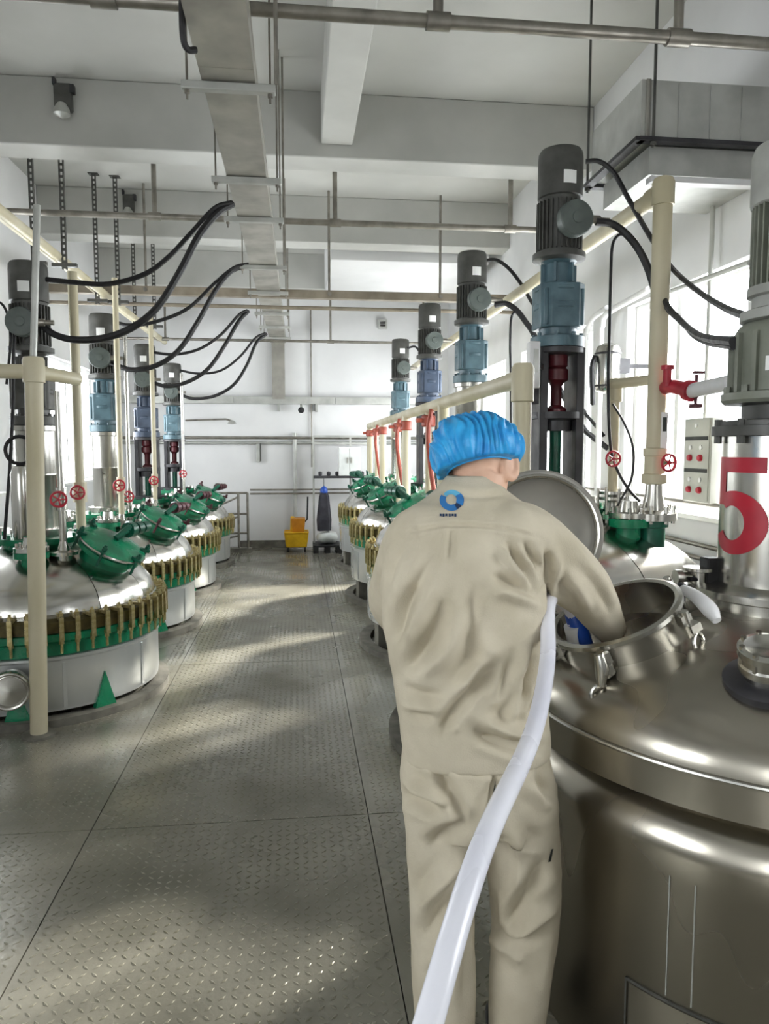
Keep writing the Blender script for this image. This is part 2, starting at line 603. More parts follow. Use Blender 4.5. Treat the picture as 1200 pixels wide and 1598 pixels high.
def motor_unit(e, T_, col_z, style, gear, jb_ang, sc_=1.0, mot='motor'):
    """motor, gearbox and stand, local coords; T_ top of motor; col_z foot of the stand"""
    r = .118 * sc_
    # fan cowl
    cw = MB().lathe([(r * .55, T_), (r * .9, T_ - .004), (r * .98, T_ - .02), (r * 1.0, T_ - .05), (r * 1.0, T_ - .245), (r * .94, T_ - .25)], 32)
    cowl = cw.build('fan_cowl', MT[mot], e, local=True)
    MB().lathe([(.001, T_ + .004), (r * .5, T_ + .004), (r * .56, T_ - .002)], 24).build('air_grille', MT['frame'], cowl, local=True)
    # finned body
    b = MB().lathe([(r * .9, T_ - .24), (r * .9, T_ - .53)], 32)
    for i in range(28):
        a = 2 * PI * i / 28
        b.box((r * .95 * math.cos(a), r * .95 * math.sin(a), T_ - .395), (r * .16, .006, .25), RZ(a).to_3x3())
    b.build('motor_body', MT[mot], e, local=True)
    MB().lathe([(r * 1.0, T_ - .53), (r * 1.18, T_ - .535), (r * 1.18, T_ - .565), (r * .9, T_ - .575)], 32).build('motor_flange', MT[mot], e, local=True)
    # round junction box
    d = Vector((math.cos(jb_ang), math.sin(jb_ang), 0))
    jz = T_ - .40
    P = Vector((0, 0, jz))
    j = MB(frame(P + d * r * .8, d)).lathe([(r * .55, 0), (r * .55, .05), (.086, .055), (.09, .06), (.09, .11), (.084, .116), (.03, .118), (.028, .124), (.001, .124)], 28)
    jo = j.build('junction_box', MT['jbox'], e, local=True)
    sd = Vector((-d.y, d.x, 0))
    if sd.x < 0: sd = -sd
    gsgn = 1
    MB().cyl(P + d * (r * .8 + .085) + sd * .08, P + d * (r * .8 + .085) + sd * .135, .024, n=10).cyl(P + d * (r * .8 + .085) + sd * .135, P + d * (r * .8 + .085) + sd * .19, .016, n=10).build('cable_gland', MT['pipe'], jo, local=True)
    # sticker
    a = jb_ang
    s = MB()
    s.lathe([(r * 1.012, T_ - .20), (r * 1.012, T_ - .135)], 6, a0=a - .3, a1=a + .3)
    s.build('rating_plate', MT['white'], cowl, local=True)
    # neck + gearbox
    nk = MB().lathe([(r * .8, T_ - .575), (r * .62, T_ - .59), (r * .62, T_ - .69), (r * .9, T_ - .705)], 20)
    for i in range(6):
        q = PI / 3 * i
        nk.box((r * .68 * math.cos(q), r * .68 * math.sin(q), T_ - .64), (r * .3, .012, .1), RZ(q).to_3x3())
    nk.build('gearbox_neck', MT[gear], e, local=True)
    gb = MB().prism([(x * r * 1.02, y * r * 1.02) for x, y in ((-1, -.62), (-.62, -1), (.62, -1), (1, -.62), (1, .62), (.62, 1), (-.62, 1), (-1, .62))], T_ - .93, T_ - .70)
    gb.lathe([(r * 1.1, T_ - .735), (r * 1.1, T_ - .715)], 24).lathe([(r * 1.1, T_ - .83), (r * 1.1, T_ - .80)], 24)
    for sx, sy in ((1, 1), (1, -1), (-1, 1), (-1, -1)):
        gb.cyl((sx * r * .82, sy * r * .82, T_ - .92), (sx * r * .82, sy * r * .82, T_ - .73), .014, n=8)
    gb.build('gearbox', MT[gear], e, local=True, bevel=.006)
    lf = MB().lathe([(r * .85, T_ - .925), (r * .82, T_ - .965), (r * 1.22, T_ - .975), (r * 1.22, T_ - 1.03), (r * .9, T_ - 1.035)], 28)
    hexbolts(lf, r * 1.06, T_ - .985, T_ - .955, 8, .011)
    lf.build('gearbox_flange', MT[gear], e, local=True)
    zt = T_ - 1.035
    if style == 'tube':
        cr_ = .125
        MB().lathe([(cr_ * 1.12, zt), (cr_ * 1.12, zt - .03), (cr_, zt - .035), (cr_, zt - .30), (cr_ * 1.03, zt - .305), (cr_ * 1.03, zt - .32), (cr_, zt - .325), (cr_, col_z + .05), (cr_ * 1.35, col_z + .045), (cr_ * 1.35, col_z)], 36).build('stand', MT['steel'], e, local=True)
    else:
        zm = zt - .34
        st = MB()
        for sx in (-1, 1):
            st.box((sx * .1, 0, (zt + col_z) / 2), (.045, .2, zt - col_z))
        st.lathe([(.15, zt + .002), (.15, zt - .03)], 24)
        st.build('stand', MT['frame'], e, local=True, bevel=.005)
        MB().lathe([(.14, zm), (.14, zm - .035), (.085, zm - .045), (.085, zm - .1)], 28).build('bearing_plate', MT['frame'], e, local=True)
        MB().lathe([(.001, zt - .03), (.058, zt - .032), (.058, zt - .09), (.048, zt - .1), (.062, zt - .11), (.062, zt - .165), (.04, zt - .18), (.03, zt - .2), (.03, zt - .30), (.055, zt - .32), (.055, zt - .335)], 20).build('coupling', MT['coupling'], e, local=True)
        MB().cyl((0, 0, zm - .1), (0, 0, col_z), .032, n=14).build('shaft', MT['dkgreen'], e, local=True)
        MB().lathe([(.2, col_z + .03), (.2, col_z)], 28).build('stand_foot', MT['frame'], e, local=True)


def reactor(loc, label, s, dz, T_, style, gear, wheel_m, n_clamp=56, group=None, R=.74, Rj=.73, lid_yaw=0.0, seams=12):
    e = thing('glass_lined_reactor', label, 'reactor', loc, group)
    zf = .42 + dz
    zb = .07 + dz * .9
    b = MB().ring(Rj - .02, Rj + .07, 0, .045, 64)
    if dz > .05:
        for i in range(8):
            a = PI / 4 * i + .2
            b.box((Rj * .9 * math.cos(a), Rj * .9 * math.sin(a), zb / 2 + .02), (.1, .1, zb + .02), RZ(a).to_3x3())
    b.build('base_ring', MT['curb'], e, local=True)
    MB().lathe([(Rj - .03, zb), (Rj, zb + .004), (Rj, zb + .02), (Rj + .004, zb + .03), (Rj + .004, zf - .05), (Rj + .012, zf - .04), (Rj + .012, zf - .025), (Rj - .02, zf - .01)], 72).build('jacket', MT['alu'], e, local=True)
    # vertical lap seams of the jacket
    for a in (-2.2, -1.1, -.35, .6, 2.4):
        q = a if s > 0 else PI - a
        MB().box(((Rj + .006) * math.cos(q), (Rj + .006) * math.sin(q), (zb + zf) / 2 - .02), (.006, .022, zf - zb - .08), RZ(q).to_3x3()).build('lap_seam', MT['alu'], e, local=True)
    # green support brackets in triangular openings of the jacket
    for a in (-.78, .78, 2.36, -2.36, -1.45):
        q = a if s > 0 else PI - a
        Mx = RZ(q) @ T(Rj - .02, 0, 0) @ Matrix(((0, 0, 1, 0), (1, 0, 0, 0), (0, 1, 0, 0), (0, 0, 0, 1)))
        MB().prism([(-.075, zb * .3), (.075, zb * .3), (0, zb + .19)], 0, .034, Mx).build('support_bracket', MT['green'], e, local=True)
    MB().lathe([(R - .03, zf - .03), (R + .01, zf - .01), (R + .012, zf + .06), (R + .035, zf + .075), (R + .035, zf + .115), (R - .02, zf + .12)], 72).build('vessel_flange', MT['green'], e, local=True)
    MB().lathe([(R - .02, zf + .121), (R + .03, zf + .121), (R + .03, zf + .135), (R + .03, zf + .185), (R - .01, zf + .2), (R - .03, zf + .205)], 72).build('cover_flange', MT['olive'], e, local=True)
    for i in range(n_clamp):
        a = 2 * PI * i / n_clamp
        rr = R + .036
        inst(CLAMP, 'clamp', e, (rr * math.cos(a), rr * math.sin(a), zf + .135), (0, 0, a))
    z0 = zf + .2
    h = .36
    key = ('gore', R, h)
    if key not in MT:
        MT[key] = gore_mesh(R - .015, h, .2, seams, 'cladding_panel', MT['steel'])
    MB().lathe([(R - .012, z0 - .01), (R - .01, z0 + .02), (R - .022, z0 + .024)], 72).build('cladding_edge', MT['steel'], e, local=True)
    MB().lathe([((R - .03) * math.cos(t), z0 - .012 + (h - .004) * math.sin(t)) for t in [i / 10 * PI / 2 for i in range(10)]] + [(.001, z0 + h - .02)], 48).build('dome', MT['steel'], e, local=True)
    for i in range(seams):
        inst(MT[key], 'cladding_panel', e, (0, 0, z0), (0, 0, 2 * PI * i / seams))
    zt = z0 + h - .02
    tp = MB().lathe([(.22, zt - .03), (.22, zt + .03), (.27, zt + .035), (.27, zt + .07), (.1, zt + .075)], 36)
    hexbolts(tp, .245, zt + .06, zt + .095, 14, .012)
    tp.build('top_flange', MT['green'], e, local=True)
    motor_unit(e, T_, zt + .075, style, gear, -PI / 2 + (0.05 if s > 0 else .1))
    # manway on the aisle side, tilted with the dome
    r_m = .47
    az = (-.32 if s > 0 else PI + .32) + lid_yaw
    cx, cy = r_m * math.cos(az), r_m * math.sin(az)
    cz = z0 + dome_z(R, h, r_m) - .03
    ax = Vector((math.cos(az) * .5, math.sin(az) * .5, .87))
    Mm = frame((cx, cy, cz), ax)
    MB(Mm).lathe([(.16, -.05), (.16, .07), (.2, .075), (.2, .105), (.15, .11)], 32).build('manway_neck', MT['green'], e, local=True)
    lid = MB(Mm).lathe([(.2, .112), (.215, .118), (.215, .14), (.2, .146), (.16, .152), (.08, .166), (.001, .17)], 32).build('manway_cover', MT['green'], e, local=True)
    MB(Mm).torus(.213, .009, T(0, 0, .13), 32, 6).build('cover_rim', MT['steel'], lid, local=True)
    for i in range(6):
        a = PI / 3 * i + .3
        p = Vector((.222 * math.cos(a), .222 * math.sin(a), 0))
        q = MB(Mm)
        q.cyl(p + Vector((0, 0, .05)), p + Vector((0, 0, .2)), .009, n=8).box(p * .96 + Vector((0, 0, .155)), (.06, .026, .018), RZ(a).to_3x3()).cyl(p + Vector((0, 0, .168)), p + Vector((0, 0, .188)), .017, n=6)
        q.build('swing_bolt', MT[wheel_m if i % 2 else 'dkgreen'], e, local=True)
    # hinge yoke with a dark counterweight over the cover
    hd = Vector((-math.sin(az), math.cos(az), 0)) * (1 if s > 0 else -1)
    yk = MB()
    Pm = Vector((cx, cy, cz))
    yk.tube([Pm + hd * .26 + Vector((0, 0, -.02)), Pm + hd * .27 + Vector((0, 0, .2)), Pm + hd * .12 + ax * .26, Pm + ax * .18], .022, 8, 3)
    yk.box(Pm + hd * .26 + Vector((0, 0, .0)), (.09, .09, .14))
    yk.build('hinge_yoke', MT['dkgreen'], e, local=True)
    fit = MB()
    for i in range(3):
        p = Pm + hd * (.13 + .09 * i) + ax * (.23 + .0 * i)
        fit.cyl(p - hd * .03, p + hd * .03, .05 - .006 * i, n=12)
    fit.cyl(Pm + hd * .08 + ax * .23, Pm + hd * .36 + ax * .23, .022, n=10)
    fit.build('counterweight', MT[wheel_m], e, local=True)
    # dome nozzles
    for i, (a, rr, hh) in enumerate(((-1.35, .42, .1), (-2.2, .45, .12), (1.2, .42, .1), (2.4, .45, .1))):
        q = a if s > 0 else PI - a
        nx, nyy = rr * math.cos(q), rr * math.sin(q)
        nz = z0 + dome_z(R, h, rr) - .04
        no = MB(T(nx, nyy, nz)).lathe([(.06, -.03), (.06, hh * .6), (.1, hh * .65), (.1, hh), (.04, hh + .004)], 24).build('nozzle', MT['green'], e, local=True)
        fl = MB(T(nx, nyy, nz)).lathe([(.1, hh + .005), (.1, hh + .03), (.05, hh + .035), (.04, hh + .09), (.001, hh + .095)], 24)
        hexbolts(fl, .08, hh - .03, hh + .055, 8, .009, T(nx, nyy, nz) if False else None)
        fl.build('blind_flange', MT['steel'], no, local=True)
    return e


LG = 'reactors in the left row'
RG = 'reactors in the right row'
LEFT = [(-1.7, 5.05), (-1.7, 6.87), (-1.7, 8.65), (-1.7, 10.5)]
RIGHT = [(1.4, 3.92), (1.4, 5.93), (1.4, 7.85), (1.4, 10.1)]
reactor((-1.7, 5.05, 0), 'left-row reactor nearest the camera, behind the thick cream post', 1, 0, 2.78, 'tube', 'motor', 'dkgreen', group=LG)
reactor((-1.7, 6.87, 0), 'second reactor from the camera in the left row, silver stand and blue gearbox', 1, 0, 2.78, 'tube', 'blue', 'dkred', group=LG)
reactor((-1.7, 8.65, 0), 'third reactor from the camera in the left row, dark open stand with red coupling', 1, 0, 2.76, 'frame', 'navy', 'dkred', group=LG)
reactor((-1.7, 10.5, 0), 'farthest reactor of the left row, beside the stair railing', 1, 0, 2.76, 'frame', 'blue', 'dkred', group=LG)
reactor((1.4, 3.92, 0), 'right-row reactor with tall dark open stand just behind the worker', -1, .25, 3.17, 'frame', 'blue', 'dkgreen', group=RG, R=.8, Rj=.84)
reactor((1.4, 5.93, 0), 'right-row reactor with silver stand above the blue hair cap', -1, .17, 3.16, 'tube', 'blue', 'dkgreen', group=RG, R=.8, Rj=.84)
reactor((1.4, 7.85, 0), 'right-row reactor second from the end wall, slate blue gearbox', -1, .17, 3.12, 'frame', 'navy', 'dkgreen', group=RG, R=.8, Rj=.84)
reactor((1.4, 10.1, 0), 'farthest reactor of the right row, nearest the end wall', -1, .17, 3.08, 'tube', 'blue', 'dkgreen', group=RG, R=.8, Rj=.84)

# ------------------------------------------------------------------ tank 5 (stainless, beside the worker)
C5 = Vector((1.42, 2.02, 0))
t5 = thing('stainless_tank', 'large stainless steel tank with a red number 5, open manway beside the worker', 'tank', C5)
RT, ZR, HD = .76, .88, .27
MB().lathe([(.68, .0), (.73, .0), (.735, .03), (.735, .60), (.75, .66), (.745, .70), (.71, .745), (.69, .76), (.69, .80), (.5, .80)], 96).build('jacket', MT['steel2'], t5, local=True)
MB().lathe([(.70, ZR - .085), (.765, ZR - .085), (.765, ZR - .004), (.755, ZR + .004), (.74, ZR + .012)], 96).build('rim_band', MT['steel2'], t5, local=True)
MB().torus(.762, .006, T(0, 0, ZR), 96, 8).build('rim_weld', MT['steel'], t5, local=True)
MB().lathe([(.757 * math.cos(t), ZR + HD * math.sin(t)) for t in [i / 20 * PI / 2 for i in range(19)]] + [(.1, ZR + HD - .002)], 96).build('dome', MT['steel2'], t5, local=True)
for a in (3.83, 3.91):
    MB().box((.735 * math.cos(a), .735 * math.sin(a), .46), (.003, .003, .3), RZ(a).to_3x3()).build('jacket_seam', MT['motorlt'], t5, local=True)
# inspection hatch low on the jacket
hf = MB()
a0, a1 = 3.69, 4.05
for zz0, zz1 in ((.294, .30), (.02, .026)):
    hf.lathe([(.733, zz0), (.739, zz0), (.739, zz1), (.733, zz1)], 14, a0=a0, a1=a1)
for q0, q1 in ((a0, a0 + .006), (a1 - .006, a1)):
    hf.lathe([(.733, .02), (.739, .02), (.739, .3), (.733, .3)], 2, a0=q0, a1=q1)
hatch = hf.build('hatch_frame', MT['motor'], t5, local=True)
MB().lathe([(.7345, .028), (.7375, .03), (.7375, .29), (.7345, .292)], 14, a0=a0 + .014, a1=a1 - .014).build('hatch_door', MT['steel2'], t5, local=True)
MB().lathe([(.737, .25), (.743, .253), (.743, .267), (.737, .27)], 3, a0=3.90, a1=3.93).build('hatch_latch', MT['steel'], t5, local=True)

# column with the number
rc, zc0, zc1 = .17, ZR + HD - .06, 1.665
MB().lathe([(.235, zc0), (.235, zc0 + .075), (.245, zc0 + .08), (.245, zc0 + .1), (.19, zc0 + .105), (rc, zc0 + .115), (rc, zc1 - .03)], 64).build('stand', MT['steel'], t5, local=True)
fl = MB().lathe([(rc, zc1 - .03), (.2, zc1 - .028), (.2, zc1), (.185, zc1 + .002), (.185, zc1 + .015), (.12, zc1 + .02), (.12, zc1 + .06), (.17, zc1 + .065)], 48)
hexbolts(fl, .185, zc1 - .05, zc1 + .02, 10, .011)
fl.build('stand_flange', MT['motor'], t5, local=True)
view = math.atan2(-C5.y, -C5.x)


def on_col(u, v):
    ph = math.radians(78 + (12 - 78) * u)
    t = view - ph
    z = 1.295 + .28 * v
    return (t, z)


def strip(mb, A, B, r=rc + .0018):
    """ribbon between two uv polylines on the column"""
    vs, fs = [], []
    n_, K_ = len(A), 8
    for s_ in range(K_ + 1):
        for (ua, va), (ub, vb) in zip(A, B):
            t, z = on_col(ua + (ub - ua) * s_ / K_, va + (vb - va) * s_ / K_)
            vs.append((r * math.cos(t), r * math.sin(t), z))
    for s_ in range(K_):
        for i in range(n_ - 1):
            o_ = s_ * n_ + i
            fs.append((o_, o_ + 1, o_ + n_ + 1, o_ + n_))
    mb.add(vs, fs)


num = MB()
ls = [i / 12 for i in range(13)]
strip(num, [(.02 + .95 * t, .845) for t in ls], [(.02 + .95 * t, 1.0) for t in ls])
strip(num, [(.02 + .26 * t, .50) for t in ls], [(.02 + .26 * t, .86) for t in ls])
A, B = [], []
for i in range(37):
    q = math.radians(128 - i / 36 * (128 + 150))
    A.append((.47 + .55 * math.cos(q), .325 + .33 * math.sin(q)))
    B.append((.44 + .24 * math.cos(q), .32 + .18 * math.sin(q)))
strip(num, A, B)
num.build('number_five', MT['num'], t5, local=True, sharp=80)

# drive head
zh = zc1 + .065
hs = MB().lathe([(.17, zh), (.178, zh + .01), (.178, zh + .03), (.15, zh + .035), (.15, zh + .2), (.135, zh + .225), (.12, zh + .235)], 48)
for i in range(16):
    q = 2 * PI * i / 16
    hs.box((.152 * math.cos(q), .152 * math.sin(q), zh + .115), (.022, .014, .17), RZ(q).to_3x3())
hexbolts(hs, .166, zh + .028, zh + .05, 12, .01)
hso = hs.build('gear_housing', MT['gold'], t5, local=True)
MB().lathe([(.1665, zh + .085), (.1665, zh + .125)], 6, a0=view - .35, a1=view + .1).build('rating_plate', MT['white'], hso, local=True)
zm = zh + .235
MB().lathe([(.12, zm), (.135, zm + .004), (.135, zm + .03), (.105, zm + .04), (.105, zm + .07), (.118, zm + .075), (.118, zm + .1)], 40).build('motor_flange', MT['motorlt'], t5, local=True)
mbd = MB().lathe([(.098, zm + .09), (.098, zm + .34)], 40)
for i in range(34):
    q = 2 * PI * i / 34
    mbd.box((.104 * math.cos(q), .104 * math.sin(q), zm + .21), (.02, .006, .25), RZ(q).to_3x3())
mbd.build('motor_body', MT['gold'], t5, local=True)
MB().lathe([(.112, zm + .325), (.118, zm + .33), (.12, zm + .34), (.12, zm + .47), (.112, zm + .492), (.08, zm + .498), (.001, zm + .5)], 40).build('fan_cowl', MT['motorlt'], t5, local=True)

# manway: neck square to the dome, tilted outwards to the worker
MC = at(961, 962, Y=1.95)
max_ = Vector((-.42, -.06, .9)).normalized()
Mm = frame(MC - C5, max_)
MB(Mm).lathe([(.176, -.16), (.176, -.01), (.18, .0), (.189, .004), (.189, .016), (.178, .02), (.168, .016), (.168, -.16)], 64).build('manway_neck', MT['steel'], t5, local=True)
MB(Mm).lathe([(.205, -.135), (.178, -.10), (.176, -.09)], 64).build('manway_weld', MT['steel2'], t5, local=True)
LC = at(840, 832, Y=2.2) - C5
ln = Vector((-.22, -.96, .1)).normalized()
lid = MB(frame(LC, ln)).lathe([(.001, -.045), (.1, -.04), (.165, -.012), (.19, -.012), (.196, -.004), (.196, .012), (.19, .018), (.172, .018), (.166, .006), (.15, -.006), (.1, -.022), (.001, -.03)], 64).build('manway_lid', MT['galvdark'], t5, local=True)
MB(frame(LC, ln)).torus(.176, .008, T(0, 0, .016), 64, 8).build('lid_gasket', MT['steel'], lid, local=True)
hp = MC - C5 + Vector((-.09, .17, -.05))
MB().tube([hp + Vector((0, -.01, -.06)), hp, hp + Vector((-.02, .05, .06)), LC - ln * .045 + Vector((0, 0, -.1)), LC - ln * .045], .014, 8, 3).box(hp + Vector((0, 0, -.02)), (.07, .03, .09)).build('lid_hinge', MT['steel'], t5, local=True)
# swing clamp bolts round the neck
xa, ya = (Mm.to_3x3() @ Vector((1, 0, 0))), (Mm.to_3x3() @ Vector((0, 1, 0)))
def neck_pt(px, py):
    """direction round the ring nearest to a picture point"""
    best = None
    for i in range(120):
        t = 2 * PI * i / 120
        p = MC + (xa * math.cos(t) + ya * math.sin(t)) * .19
        q = proj_np(np.array([p]))[0]
        d = (q[0] - px) ** 2 + (q[1] - py) ** 2
        if best is None or d < best[0]:
            best = (d, t)
    return best[1]
tf = neck_pt(938, 1000)
for i, q in enumerate((tf, tf + 1.25, tf + 2.5, tf - 1.25, tf - 2.4)):
    o = (xa * math.cos(q) + ya * math.sin(q))
    p = MC - C5 + o * .196
    dn = -max_
    cb = MB()
    cb.box(p + o * .004 - max_ * .012, (.03, .03, .03), Mm.to_3x3()).box(p + o * .022 + dn * .035, (.03, .03, .022), Mm.to_3x3())
    a = p + o * .012
    cb.cyl(a + max_ * .012, a + Vector((0, 0, -.012)) + dn * .05, .011, n=10).cyl(a + dn * .025, a + dn * .055, .018, n=10)
    bo = cb.build('swing_bolt', MT['steel'], t5, local=True)
    MB(frame(a + (Vector((-.004, -.012, -.098)) if i == 0 else dn * .082 + o * .008), (FWD if i == 0 else o))).torus(.024, .006, n=28, m=8).build('ring_handle', MT['steel'], bo, local=True)
    if i == 0:
        MB().tube([a + max_ * .01 + o * .01, a + Vector((-.003, -.014, -.03)), a + Vector((-.004, -.014, -.075))], [.014, .019, .011], 12).build('hanging_link', MT['steel'], bo, local=True)

# fittings on the dome to the right of the manway
def dome_pt(px, py):
    for i in range(400):
        Y = 1.2 + i * .004
        p = at(px, py, Y=Y)
        r = math.hypot(p.x - C5.x, p.y - C5.y)
        if r < .757 and p.z < ZR + HD * math.sqrt(1 - (r / .757) ** 2):
            return p - C5
    return at(px, py, Y=1.9) - C5


sgp = dome_pt(1196, 1062)
sn = Vector((sgp.x * .6, sgp.y * .6, 1)).normalized()
Ms = frame(sgp, sn)
MB(Ms).lathe([(.095, -.02), (.095, .006), (.09, .01), (.05, .012)], 40).build('sight_glass_pad', MT['frame'], t5, local=True)
sg = MB(Ms).lathe([(.05, .0), (.05, .03), (.062, .032), (.062, .05), (.058, .055), (.058, .07), (.064, .074), (.064, .09), (.05, .095), (.04, .088), (.001, .086)], 32)
hexbolts(sg, .055, .04, .1, 8, .007)
sg.build('sight_glass', MT['steel'], t5, local=True)
hd0, hd1 = dome_pt(1062, 958), dome_pt(1118, 985)
MB().tube([hd0 + Vector((0, 0, .075)), hd0 * .6 + hd1 * .4 + Vector((0, 0, .07)), hd0 * .2 + hd1 * .8 + Vector((0, 0, .05)), hd1 + Vector((0, 0, .028))], [.013, .018, .022, .012], 12, 4).build('lever_handle', MT['whitep'], t5, local=True)
MB().ball(hd0 + Vector((0, 0, .075)), .017).cyl(hd0 + Vector((0, 0, .07)), hd0 + Vector((.02, .02, -.01)), .01, n=8).build('lever_knob', MT['black'], t5, local=True)
vp = dome_pt(1088, 935)
vb = MB(T(*vp))
vb.lathe([(.04, -.02), (.04, .03), (.06, .032), (.06, .045), (.03, .05), (.03, .085), (.045, .09), (.045, .1), (.001, .104)], 24)
vb.cyl((-.06, 0, .07), (.07, 0, .07), .016, n=10).cyl((-.075, 0, .07), (-.055, 0, .07), .024, n=10)
vb.build('sample_valve', MT['steel'], t5, local=True)
bp_ = at(1108, 895, Y=2.1) - C5
MB().box(bp_, (.045, .05, .1)).cyl(bp_ + Vector((0, 0, -.05)), bp_ + Vector((0, 0, -.14)), .012, n=8).bar(bp_ + Vector((-.02, 0, -.02)), bp_ + Vector((-.075, -.01, -.012)), .018, .012).build('actuator_box', MT['black'], t5, local=True, bevel=.004)

# ------------------------------------------------------------------ pipes
def pipe(name, label, cat, pts, r, m, n=14, k=0, base=None, group=None):
    o = MB().tube(pts, r, n, k).build(name, m, base=base if base is not None else pts[0])
    return tag(o, label, cat, group)


# overhead steel pipes crossing the room
def cross_pipe(label, y, z, r, hang, x0=XL, x1=XR, top=ZC, m='pipe'):
    e = thing('overhead_pipe', label, 'pipe', (0, y, z))
    MB().cyl((x0 + .005, y, z), (x1 - .005, y, z), r, n=16).build('pipe_run', MT[m], e)
    for x in hang:
        MB().cyl((x - .05, y, z), (x + .05, y, z), r * 1.35, n=16).build('collar', MT[m], e)
        MB().cyl((x, y, z), (x, y, top - .002), r * .8, n=10).build('hanger', MT[m], e)
    return e


cross_pipe('thick steel pipe crossing the top edge of the picture', 3.2, 3.38, .027, (.6, 1.66, -.75, -2.0))
cross_pipe('steel pipe on hangers crossing just beyond the first cross beam', 6.42, 3.5, .026, (-1.15, .33, 1.85))
cross_pipe('thin steel pipe crossing near the far wall above the wall duct', 11.2, 3.19, .02, (-1.9, .5, 1.9), top=3.9)
# tan channel with a slimmer pipe beneath it
e = thing('overhead_channel', 'tan steel channel crossing overhead above the far cable brackets', 'channel', (0, 8.3, 3.28))
MB().box((0, 8.3, 3.285), (XR - XL - .01, .05, .085)).build('channel_web', MT['tan'], e)
MB().box((0, 8.32, 3.325), (XR - XL - .012, .09, .008)).box((0, 8.32, 3.246), (XR - XL - .012, .09, .008)).build('channel_flange', MT['tan'], e)
for x in (-1.6, .36, 1.6):
    MB().cyl((x, 8.32, 3.32), (x, 8.32, ZC - .002), .014, n=8).build('hanger', MT['pipe'], e)
    MB().cyl((x, 8.27, 3.29), (x, 8.255, 3.29), .022, n=8).build('bolt', MT['pipe'], e)
pipe('overhead_pipe', 'slim tan pipe running just under the tan channel', 'pipe', [(XL + .005, 8.2, 3.12), (XR - .005, 8.2, 3.12)], .02, MT['tan'])

# cable tray down the aisle with strut brackets
e = thing('cable_tray', 'galvanised cable tray running down the aisle overhead', 'cable tray', (-.3, 1.5, 3.25))
ys = [-.6, .8, 2.1, 3.42, 4.72, 5.55, 6.9, 8.2, 9.5, 10.7, 11.85]
for i in range(len(ys) - 1):
    y0, y1 = ys[i], ys[i + 1] - .006
    zz = 3.25 if i % 2 == 0 else 3.252
    q = MB()
    q.box((-.295, (y0 + y1) / 2, zz), (.235, y1 - y0, .004)).box((-.412, (y0 + y1) / 2, zz + .05), (.004, y1 - y0, .1)).box((-.178, (y0 + y1) / 2, zz + .05), (.004, y1 - y0, .1)).box((-.295, (y0 + y1) / 2, zz + .1), (.245, y1 - y0, .004))
    q.build('tray_section', MT['galvdark'], e)
MB().box((-.295, 11.9, 2.85), (.2, .12, .95)).build('tray_drop', MT['galvdark'], e)
for i, y in enumerate((.7, 2.1, 3.55, 4.72, 5.5, 6.9, 8.0, 9.2, 10.2, 11.2)):
    br = MB().box((-.295, y, 3.228), (.42, .041, .036)).build('bracket', MT['galv'], e, bevel=.004)
    for sx in (-1, 1):
        x = -.295 + sx * .185
        zt_ = ZC if not (2.75 < y < 3.05 or 6.08 < y < 6.38) else 3.9
        MB().cyl((x, y, 3.17), (x, y, zt_ - .002), .006, n=6).cyl((x, y, 3.195), (x, y, 3.209), .013, n=6).build('threaded_rod', MT['pipe'], br)
# extra long rods to the right of the tray
for px, y in ((432, 3.0), (441, 5.6)):
    x = at(px, 200, Y=y).x
    tag(MB().cyl((x, y, 3.0 if y < 4 else 2.95), (x, y, (3.9 if y < 3.06 else ZC) - .002), .008, n=8).build('hanger_rod', MT['pipe'], base=(x, y, 3.0)), 'slim steel rod hanging beside the cable tray, %s' % ('nearer one' if y < 4 else 'farther one'), 'rod')

# end wall: horizontal duct, conduits
e = thing('wall_duct', 'grey rectangular cable duct along the end wall', 'duct', (0, 11.9, 2.35))
for i, (x0, x1) in enumerate(((-2.74, -1.0), (-.995, .6), (.605, 2.44))):
    MB().box(((x0 + x1) / 2, 11.92, 2.36), (x1 - x0, .15, .11)).build('duct_section', MT['galv'], e)
for x in (-1.9, -.3, .3, 1.7):
    MB().box((x, 11.95, 2.25), (.04, .095, .12)).build('bracket', MT['galv'], e)
pipe('wall_conduit', 'steel pipe running low along the end wall', 'pipe', [(XL + .01, 11.9, 1.77), (XR - .01, 11.9, 1.77)], .022, MT['pipe'])
pipe('wall_conduit', 'pale pipe just under the steel pipe on the end wall', 'pipe', [(XL + .01, 11.94, 1.69), (XR - .01, 11.94, 1.69)], .022, MT['galv'])
pipe('wall_pipe', 'upright pale pipe on the end wall beside the yellow bucket', 'pipe', [(-.05, 11.93, .0), (-.05, 11.93, 1.85)], .035, MT['galv'])
pipe('drop_conduit', 'thin upright conduit dropping down the end wall', 'conduit', [(.22, 11.96, 1.3), (.22, 11.96, 3.85)], .012, MT['pipe'])
e = thing('security_camera', 'small black camera under the wall duct', 'camera', at(470, 640, Y=11.8))
p = at(470, 640, Y=11.8)
MB().ball(p, .05).build('camera_ball', MT['black'], e)
MB().cyl(p + Vector((0, 0, .04)), (p.x, 11.9, 2.302), .018, n=8).build('mount', MT['galv'], e)
p = at(403, 705, Y=11.95)
e = thing('wall_bracket', 'short dark upright fitting on the end wall', 'bracket', p)
MB().box(p, (.06, .05, .33)).build('bracket_body', MT['galv'], e, bevel=.006)
MB().box(p + Vector((.035, 0, 0)), (.014, .06, .3)).build('bracket_edge', MT['motor'], e)
p = at(362, 661, Y=11.6)
e = thing('wall_lamp', 'small grey lamp on an arm by the end wall', 'lamp', p)
MB().lathe([(.02, .05), (.05, .03), (.07, 0), (.001, -.01)], 16, T(*p)).build('lamp_head', MT['galv'], e)
